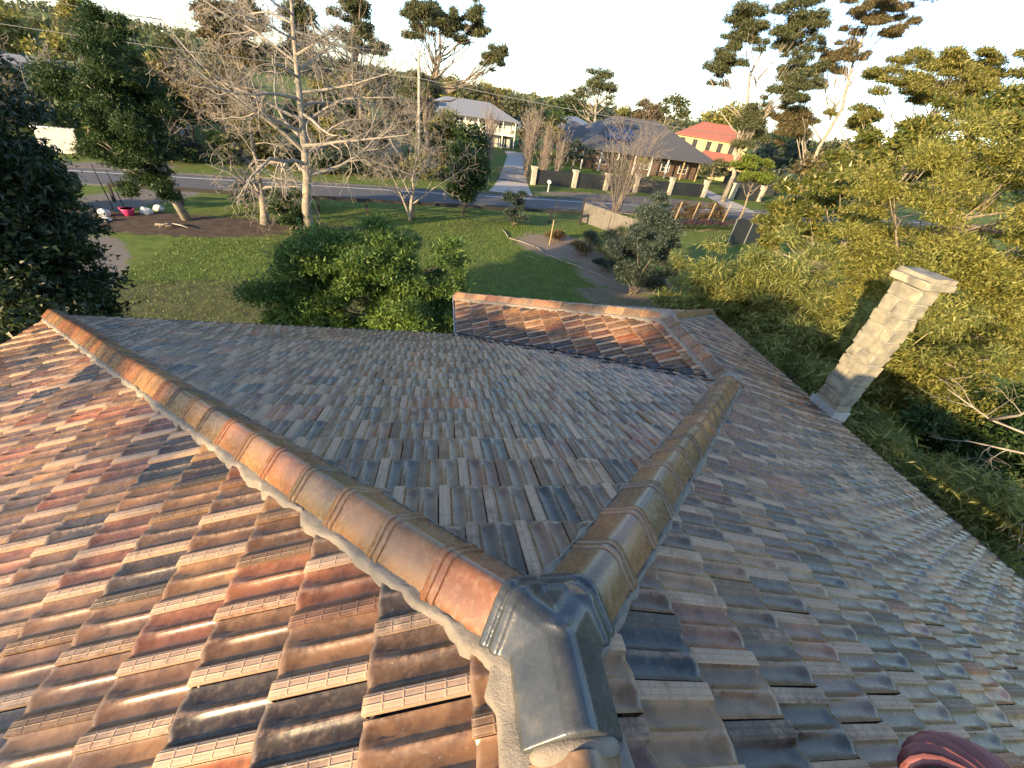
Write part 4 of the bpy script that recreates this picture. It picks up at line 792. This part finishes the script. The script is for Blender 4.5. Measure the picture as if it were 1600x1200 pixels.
# dark-roofed house
t = empty('dark_roof_house', (24.5, 80.5, 0), .10, 'single-storey house with wide charcoal hip roof and dark verandah behind the pillars', 'house')
mb = MB(); mb.prism([(2.4, 2.4), (25.5, 2.4), (25.5, 17), (2.4, 17)], 0, 3.3); mb.build('wall', M['darkbrick'], t); mb = MB(); hip_roof(mb, 0, 28, 0, 19, 3.35, 8.6, .4); rf = mb.build('roof', M['darkroof'], t)
mb = MB(); hip_roof(mb, -4.5, 8, 4, 24, 3.6, 6.6, .4); mb.build('rear_roof', M['darkroof'], t)
sl_ = 5.25/9.9; axs = ((1, 0, 0), (0, 1/math.hypot(1, sl_), sl_/math.hypot(1, sl_)), (0, -sl_/math.hypot(1, sl_), 1/math.hypot(1, sl_)))
for i in range(5):
    for j in range(2): y_ = 3.4+j*1.62; mb = MB(); mb.box((5.6+i*1.06+j*.9, y_, 3.35+(y_+.4)*sl_+.10), (1.0, 1.72, .05), axes=axs); mb.build('solar_panel', M['solar'], rf)
for x in (6.0, 9.5): y_ = 6.6; mb = MB(); mb.box((x+3, y_+.2, 3.35+(y_+.6)*sl_+.08), (.9, 1.1, .12), axes=axs); mb.build('skylight', M['glassd'], rf)
for k in range(9): mb = MB(); mb.box((.2+k*3.45, .15, 1.65), (.18, .18, 3.3)); mb.build('verandah_post', M['tan'] if k > 5 else M['white'], t)
for k in range(5): mb = MB(); mb.box((.1, 3.6+k*3.4, 1.65), (.16, .16, 3.3)); mb.build('verandah_post', M['white'], t)
for x in (5, 9, 14, 18.5, 22.5): window(t, x, 2.4, 1.6, 1.8, 1.5)
# yellow house with red roof
t = empty('yellow_house', (50.2, 98.6, 0), -.50, 'yellow rendered two-storey house with orange-red hip roofs', 'house')
mb = MB(); mb.prism([(0, 0), (14.5, 0), (14.5, 9), (0, 9)], 0, 7.0); mb.build('wall', M['yellow'], t); mb = MB(); hip_roof(mb, 0, 14.5, 0, 9, 7.0, 9.8, .6); mb.build('roof', M['redroof'], t)
mb = MB(); mb.prism([(4.5, -4), (16, -4), (16, -.02), (4.5, -.02)], 0, 3.2); mb.build('lower_wall', M['yellow'], t); mb = MB(); hip_roof(mb, 4.5, 16, -4, -.02, 3.2, 4.9, .55); mb.build('lower_roof', M['redroof'], t)
for x in (1.4, 4.0, 6.9, 9.2, 11.6): window(t, x, 0, 5.6, .9, 1.7, 'darkbrick')
for y in (2.2, 5.4): window(t, 0, y, 5.6, 1.0, 1.5, 'darkbrick', -1, 0)
for x in (6.5, 10, 13.5): window(t, x, -4, 1.6, 1.3, 1.4, 'darkbrick')
# warehouse-like long grey building at far left and sunlit wall
t = empty('long_grey_shed', (-44, 60, 0), .25, 'long low shed with pale sheet roof behind the trees at far left', 'shed')
mb = MB(); mb.prism([(-18, 0), (13, 0), (13, 12), (-18, 12)], 0, 3.4); mb.build('wall', M['timber'], t); mb = MB(); hip_roof(mb, -18, 13, 0, 12, 3.4, 5.9, .4); mb.build('roof', simple('pale_sheet_roof', (.20, .20, .205), .5, .12, 1.2), t)
t = empty('cream_garden_wall', (-33.2, 46.9, 0), .30, 'sunlit cream rendered wall beyond the road at far left', 'wall'); mb = MB(); mb.box((0, 0, .95), (2.6, .3, 1.9)); mb.build('panel', M['cream'], t); mb = MB(); mb.box((0, 0, 1.95), (2.8, .42, .1)); mb.build('coping', M['white'], t)
t = empty('cream_front_wall', (-8.5, 66.0, 0), .22, 'pale wall glimpsed behind the trunks beyond the road', 'wall'); mb = MB(); mb.box((0, 0, 1.1), (6, .3, 2.2)); mb.build('panel', M['cream'], t); mb = MB(); mb.box((0, 0, 2.25), (6.2, .42, .1)); mb.build('coping', M['white'], t)
# neighbour's garden on the right
t = empty('steel_fence', (28.2, 38.3, 0), .32, 'dark charcoal steel fence beyond the neighbouring lawn', 'fence')
for k in range(9): mb = MB(); mb.box((.45+k*.86, 0, 1.2), (.84, .05, 2.4)); mb.build('sheet', M['darkpanel'], t)
for k in range(4): mb = MB(); mb.box((k*2.58, -.05, 1.22), (.07, .07, 2.5)); mb.build('post', M['metal'], t)
t = empty('rear_steel_fence', (52, 79, 0), -.1, 'charcoal steel fence at the right of the dark verandah', 'fence')
for k in range(8): mb = MB(); mb.box((.8+k*1.5, 0, 1.5), (1.47, .05, 3.0)); mb.build('sheet', M['darkpanel'], t)
hd = lambda f_: np.array((21.5+11.5*f_, 43.2+4.2*f_, 0))
r = R(141); cl = [(hd(f_)+(r.normal(0, .2), r.normal(0, .25), r.uniform(.5, 2.1)), r.uniform(.4, .6), .9) for f_ in np.linspace(0, 1, 46)]
shrub('brown_hedge', 'tall dry brown-leaved hedge with stakes in the neighbouring garden', 'hedge', tuple(hd(.5)), cl, 16000, .14, .06, M['lf_brown'], 142, stems=14)
for k in range(5):
    p = hd(.06+k*.22)+np.array((.1, -.75, 0)); t = empty('hedge_stake', p, 0, ['leftmost', 'second', 'middle', 'fourth', 'rightmost'][k]+' pale timber stake leaning against the brown hedge', 'stake', 'stakes along the brown hedge'); mb = MB(); mb.box((.12, 0, 1.25), (.09, .05, 2.5), axes=((1, 0, -.08), (0, 1, 0), (.08, 0, 1))); mb.build('shaft', M['tan'], t)
r = R(143); cl = [(hd(f_)+(.2, -1.9+.5*math.sin(f_*3), r.uniform(.25, .65)), r.uniform(.3, .45), .8) for f_ in np.linspace(0, 1, 30)]
shrub('purple_hedge', 'low purple-leaved hedge in front of the brown one', 'hedge', tuple(hd(.5)+(0, -1.8, 0)), cl, 9000, .10, .05, M['lf_purple'], 144)
r = R(145); cl = [(hd(f_)+(.2, -2.8+.7*math.sin(f_*3), r.uniform(.15, .35)), r.uniform(.22, .3), .8) for f_ in np.linspace(0, 1, 34)]
shrub('box_hedge', 'very low clipped green border hedge round the neighbouring lawn', 'hedge', tuple(hd(.5)+(0, -2.8, 0)), cl, 7000, .07, .04, M['lf_cyp'], 146)

# ------------------------------------------------------------------ small things on the lawn
M['pink'] = simple('pink_plastic', (.75, .07, .22), .4, .1, 4); M['bag'] = simple('white_bag', (.62, .62, .60), .7, .12, 6)
def lump(name, label, cat, loc, size, mat, seed, group=None):
    bm = bmesh.new(); bmesh.ops.create_icosphere(bm, subdivisions=3, radius=1)
    from mathutils import noise as mn
    for v in bm.verts:
        v.co *= 1+.28*mn.noise(v.co*1.6+Vector((seed, seed*2.3, 0))); v.co.z = max(v.co.z, -.55); v.co = Vector((v.co.x*size[0], v.co.y*size[1], (v.co.z+.55)*size[2]))
    me = bpy.data.meshes.new(name); bm.to_mesh(me); bm.free(); me.materials.append(mat); me.polygons.foreach_set('use_smooth', [True]*len(me.polygons)); o = bpy.data.objects.new(name, me); C.objects.link(o); o.location = loc; return tag(o, label, cat, group)
lump('white_sack', 'largest white sack left of the pink tub', 'sack', (-20.6, 30.2, 0), (.34, .28, .28), M['bag'], 1, 'white sacks on the bare soil'); lump('white_sack', 'white sack right behind the pink tub', 'sack', (-18.9, 31.4, 0), (.36, .3, .26), M['bag'], 2, 'white sacks on the bare soil')
lump('white_sack', 'farthest small white sack near the leaning trunk', 'sack', (-18.7, 32.4, 0), (.3, .26, .24), M['bag'], 3, 'white sacks on the bare soil'); lump('white_sack', 'flat white sack nearest the house in front of the pink tub', 'sack', (-20.0, 29.3, 0), (.28, .22, .14), M['bag'], 4, 'white sacks on the bare soil')
t = empty('pink_tub', (-19.6, 30.8, 0), 0, 'bright pink plastic tub on the bare soil', 'tub'); mb = MB(); mb.tube([(0, 0, 0), (0, 0, .36), (0, 0, .40), (0, 0, .40), (0, 0, .05)], [.26, .36, .39, .35, .24], 20); mb.build('body', M['pink'], t, True)
for s_ in (-1, 1): mb = MB(); mb.tube([(s_*.34, -.1, .36), (s_*.42, -.06, .44), (s_*.42, .06, .44), (s_*.34, .1, .36)], .02, 6); mb.build('handle', M['pink'], t, True)
for k, (x, y, h, lb) in enumerate(((-20.9, 31.6, 2.6, 'thin dark garden stake on the track, the taller of two'), (-20.4, 31.9, 2.3, 'thin dark garden stake on the track, the shorter of two'))):
    t = empty('garden_stake', (x, y, 0), 0, lb, 'stake', 'dark garden stakes by the sacks'); mb = MB(); mb.tube([(0, 0, 0), (-.3, .1, h)], [.03, .025], 6); mb.build('shaft', M['iron'], t)
r = R(151)
for k in range(9):
    a_ = r.uniform(-.5, .5)+(1.2 if k % 4 == 0 else 0); L = r.uniform(.6, 1.3); lb = ['thickest cut branch at the left end of the small wood pile', 'dark cut branch lying across the wood pile', 'pale short stick at the front of the wood pile', 'thin branch lying on the wood pile'][min(k, 3)]
    t = empty('cut_branch', (-16.4+r.normal(0, .45), 29.2+r.normal(0, .22), .06+.04*(k % 3)), a_, lb, 'branch', 'cut branches in the small wood pile'); mb = MB(); mb.tube([(-L/2, 0, 0), (0, r.normal(0, .05), .03), (L/2, 0, 0)], [.06-.003*k, .05-.003*k, .03], 7); mb.build('wood', M['bark' if k % 2 else 'timber'], t, True)
ED = [((5.2, 35.6), (5.4, 33.4)), ((5.5, 33.2), (7.3, 31.6)), ((7.4, 31.5), (7.7, 30.1)), ((7.8, 29.9), (9.0, 28.6)), ((9.1, 28.5), (10.3, 27.2)), ((10.4, 27.1), (11.2, 25.8)), ((5.9, 29.6), (7.0, 28.4))]
EL = ['short pale log at the far left end of the mulch bed edging', 'timber edging piece from the far log along the lawn', 'short bent timber edging piece at the bed corner', 'middle timber edging piece of the mulch bed', 'thick pale timber edging piece before the silvery shrub', 'nearest timber edging piece by the large grey-green shrub', 'loose thin stick lying on the lawn']
for (a_, b_), lb in zip(ED, EL):
    m_ = np.array([(a_[0]+b_[0])/2, (a_[1]+b_[1])/2, 0]); t = empty('timber_edging', m_, 0, lb, 'edging', 'timber edging of the mulch bed'); mb = MB(); A3, B3 = np.array((*a_, .07))-m_, np.array((*b_, .07))-m_; mb.tube([A3, (A3+B3)/2+(.06, .04, .02), B3], [.055, .045, .04] if lb[0] != 'l' else .02, 7); mb.build('wood', M['timber'], t, True)
t = empty('tall_stake', (8.7, 32.7, 0), 0, 'tall thin pole, pale below and dark above, standing in the mulch bed', 'pole'); mb = MB(); mb.tube([(0, 0, 0), (.03, .02, 1.9)], .04, 8); mb.build('lower_shaft', M['tan'], t); mb = MB(); mb.tube([(.03, .02, 1.9), (.06, .04, 3.5)], .035, 8); mb.build('upper_shaft', M['iron'], t)
t = empty('pale_sheet', (-.9, 19.2, 0), .3, 'pale blue-white sheet glimpsed through the layered shrub tree', 'sheet'); mb = MB(); mb.box((0, 0, .34), (2.0, 1.3, .05)); mb.build('top', simple('pale_blue_plastic', (.55, .62, .68), .4, .08, 3), t, bevel=.02)
for sx_ in (-1, 1):
    for sy_ in (-1, 1): mb = MB(); mb.box((sx_*.9, sy_*.55, .16), (.06, .06, .32)); mb.build('leg', M['white'], t)
t = empty('bare_branch', (12.6, 3.2, 4.2), 0, 'pale leafless branch reaching in over the dark bamboo at the right edge', 'branch'); mb = MB(); r = R(161)
for P_ in ([(0, 0, 1.2), (-1.6, .6, 1.45), (-2.4, 1.4, 1.5), (-2.9, 2.0, 1.75)], [(-.9, .35, 1.33), (-1.5, .2, .9), (-1.9, -.1, .5), (-2.0, .1, .1)], [(-1.6, .6, 1.45), (-2.2, .75, 1.25), (-2.9, 1.2, 1.15)], [(-2.4, 1.4, 1.5), (-2.5, 1.1, 1.85), (-2.6, 1.0, 2.1)], [(-1.9, 1.0, 1.48), (-2.2, .8, 1.75), (-2.2, .6, 2.0)]):
    P_ = [np.array(q, float) for q in P_]; mb.tube(P_, [.035*(1-.75*i/(len(P_)-1)) for i in range(len(P_))], 6)
    for _ in range(4): bare(mb, P_[-2]+(P_[-1]-P_[-2])*r.uniform(0, 1), unit(P_[-1]-P_[-2])+r.normal(0, .6, 3), .7, .008, 1, r, 0, .5, (0, 3), (4, 4, 3), .5, .003)
mb.build('wood', M['palebark'], t, True)

# ------------------------------------------------------------------ distance
# eucalypts behind the photographer's left, whose shade dapples the left slope and the chimney
for i, (x, y, h) in enumerate(((-21.8, -15.4, 14.8), (-27, -14.5, 14.6), (-18.5, -19.5, 14.6))):
    r = R(190+i); cl = ell_clumps((x, y, h-2.5), (3.4, 3.4, 3.0), 9, .7, r, .3, .7)
    euc('eucalypt', ['middle', 'farthest', 'nearest'][i]+' open-crowned eucalypt behind the camera on the left, shading the tiles', (x, y, 0), (x+.4, y, h-1), cl, 3400, .34, .09, 'lf_euc', 195+i, .22, 10)
protos = []
for i, (mt, Rr, n) in enumerate((('lf_euc', (4, 4, 3.2), 1500), ('lf_cyp', (3.5, 3.5, 3.0), 1500), ('lf_wattle', (4.2, 4.2, 2.6), 1500), ('lf_eucb', (3.6, 3.6, 3.4), 1300), ('lf_grey', (4.5, 4, 3.2), 1500))):
    r = R(170+i); cl = ell_clumps((0, 0, 5.4), Rr, 16, 1.3, r, .4, .8)
    p, d = clump_pts(cl, n, r); V, a = leaf_arrays(p, .75, .32, d, .2, .3, r); cm = np_mesh('crown', V, np.arange(len(V)).reshape(-1, 4), M[mt], attrs={'rnd': ('FLOAT', a)}, link=False)
    mb = MB(); limbs(mb, (0, 0, 0), (.2, 0, 5), cl, .25, r, 6); o = mb.build('trunk', M['bark'], None, True); protos.append((cm, o.data)); bpy.data.objects.remove(o)
r = R(181); names_ = ['far eucalypt', 'far dark evergreen', 'far olive wattle', 'far bronze tree', 'far grey-green tree']
for i in range(90):
    az = r.uniform(-.95, .92); dist = r.uniform(105, 330)
    x, y = math.sin(az+.1)*dist, math.cos(az+.1)*dist; k = int(r.integers(5))
    if -8 < x < 20 and y < 112 or 20 < x < 70 and y < 122: continue
    t = empty('distant_tree', (x, y, 0), r.uniform(0, 6.28), names_[k]+' in the belt of trees before the skyline', 'tree', names_[k]+'s in the distant belt'); sc = r.uniform(.8, 1.3)*(1.0 if dist < 200 else 1.2)*(1.6 if r.uniform() < .18 else 1); t.scale = (sc, sc, sc*r.uniform(.85, 1.1))
    for nm, me in zip(('crown', 'trunk'), protos[k]): o = bpy.data.objects.new(nm, me); C.objects.link(o); o.parent = t
# mid-distance planting behind the fence line across the road
for i, (x, y, s_, k, lb) in enumerate(((-30, 62, .8, 3, 'bronze tree over the far left shed'), (-36, 70, .9, 2, 'olive tree behind the far left shed'), (-58, 90, 1.0, 2, 'yellow-green tree on the far left skyline'), (-14, 72, .9, 1, 'dark tree beyond the road behind the bare tree'), (-5, 74, .8, 0, 'grey-green tree left of the verandah house'), (19, 84, .9, 2, 'olive tree between the verandah house and the dark roof'), (17, 104, 1.1, 0, 'tree behind the right end of the verandah house'), (24, 110, 1.0, 1, 'dark conifer-like tree behind the dark-roofed house'), (6, 112, 1.25, 0, 'tree rising behind the verandah house roof'), (56, 72, 1.1, 4, 'grey tree right of the yellow house'), (62, 64, 1.3, 0, 'eucalypt behind the wattle'), (50, 56, .9, 3, 'bronze tree under the tall eucalypts'), (44, 46, .9, 1, 'dark tree behind the magnolia'), (66, 84, 1.4, 1, 'dark tree at the right behind the tall eucalypts'), (16.5, 90, .62, 3, 'small bronze tree at the right corner of the verandah house'), (0.5, 84, .7, 2, 'olive tree in front of the verandah house, left part'), (21.5, 75, .6, 4, 'grey tree at the left corner of the dark-roofed house'), (29, 73, .38, 1, 'small dark tree behind the second black panel'), (47.5, 76, .6, 0, 'tree at the right corner of the dark verandah'), (10, 108, 1.1, 3, 'bronze tree over the verandah house ridge'))):
    t = empty('garden_tree', (x, y, 0), i*1.3, lb, 'tree', 'garden trees beyond the road'); t.scale = (s_, s_, s_)
    for nm, me in zip(('crown', 'trunk'), protos[k]): o = bpy.data.objects.new(nm, me); C.objects.link(o); o.parent = t
for i in range(30):
    x = -62+i*2.25+r.uniform(-1, 1); y = ry(x)+r.uniform(12, 26); k = int(r.integers(5)); s_ = r.uniform(.5, .95)
    t = empty('roadside_tree', (x, y, 0), i*2.1, names_[k].replace('far ', '')+' in the tangle beyond the road on the left', 'tree', names_[k].replace('far ', '')+'s in the tangle beyond the road'); t.scale = (s_, s_, s_)
    for nm, me in zip(('crown', 'trunk'), protos[k]): o = bpy.data.objects.new(nm, me); C.objects.link(o); o.parent = t
for i in range(26):
    x = -44+i*1.85+r.uniform(-.5, .5); y = ry(x)+r.uniform(7.5, 10); k = int(r.integers(5)); s_ = r.uniform(.32, .5)
    if -37 < x < -31: continue
    t = empty('roadside_bush', (x, y, -.9), i*2.1, names_[k].replace('far ', '').replace('tree', 'bush')+' in the low row beyond the road on the left', 'bush', names_[k].replace('far ', '').replace('tree', 'bush')+' row beyond the road'); t.scale = (s_*1.2, s_*1.2, s_)
    for nm, me in zip(('crown', 'trunk'), protos[k]): o = bpy.data.objects.new(nm, me); C.objects.link(o); o.parent = t
for i in range(9):
    x = -40+i*4.6; t = bare_tree('bare_roadside_tree', ['leftmost', 'second', 'third', 'fourth', 'fifth', 'sixth', 'seventh', 'eighth', 'rightmost'][i]+' brown leafless tree in the tangle beyond the road on the left', (x, ry(x)+8+3*(i % 3), 0), (x+.3, ry(x)+8+3*(i % 3), 6.5), .14, 300+i, [(z_, z_*17+i, .6, 3.2) for z_ in np.linspace(.2, .95, 9)], M['twigd'], (6, 4), .5, .05, .5, 'leafless trees beyond the road', .016)
# far woods that read as one mass, and far roofs
NT_ = 2600; az = r.uniform(-1.15, 1.15, NT_)+.1; dist = 320+r.uniform(0, 1, NT_)**1.4*900; hgt_ = r.uniform(2.5, 7, NT_); per = 18; N = NT_*per
cx_, cy_, hh_ = np.repeat(np.sin(az)*dist, per), np.repeat(np.cos(az)*dist, per), np.repeat(hgt_, per); x, y = cx_+r.normal(0, 3.2, N), cy_+r.normal(0, 3.2, N)
gz_ = 17*np.exp(-((x+520)/420)**2)*np.clip((y-150)/500, 0, 1)**1.5*np.clip((y-200)/300, 0, 1); p = np.stack([x, y, gz_+np.clip(hh_+r.normal(0, 1.5, N), .3, 9.5)], -1); V, a = leaf_arrays(p, 3.4, 2.6, None, 0, .5, r)
o = np_mesh('far_woods', V, np.arange(len(V)).reshape(-1, 4), M['lf_euc'], attrs={'rnd': ('FLOAT', a)}); tag(o, 'grey-green woods along the far skyline', 'woods', kind='stuff')
roofs = [M['greyroof'], M['redroof'], M['darkroof'], M['cream']]
FH = [(-150, 215, 'white-walled house on the far left hillside'), (-190, 260, 'grey-roofed house higher on the far left hillside'), (30, 150, 'pale house beyond the dark roof'), (44, 165, 'brown-roofed house left of the skyline eucalypt'), (60, 150, 'low house left of the yellow house'), (24, 178, 'white house behind the column trees')]
for i, (x, y, lb) in enumerate(FH):
    t = empty('distant_house', (x, y, 0), .2*i, lb, 'house', 'distant houses'); mb = MB(); mb.box((0, 0, 1.6), (15, 9, 3.2)); mb.build('wall', M['cream'], t); mb = MB(); hip_roof(mb, -7.5, 7.5, -4.5, 4.5, 3.2, 5.6, .6); mb.build('roof', roofs[i % 3], t)
    for q in (-4, 0, 4): window(t, q, -4.5, 1.7, 1.6, 1.3)
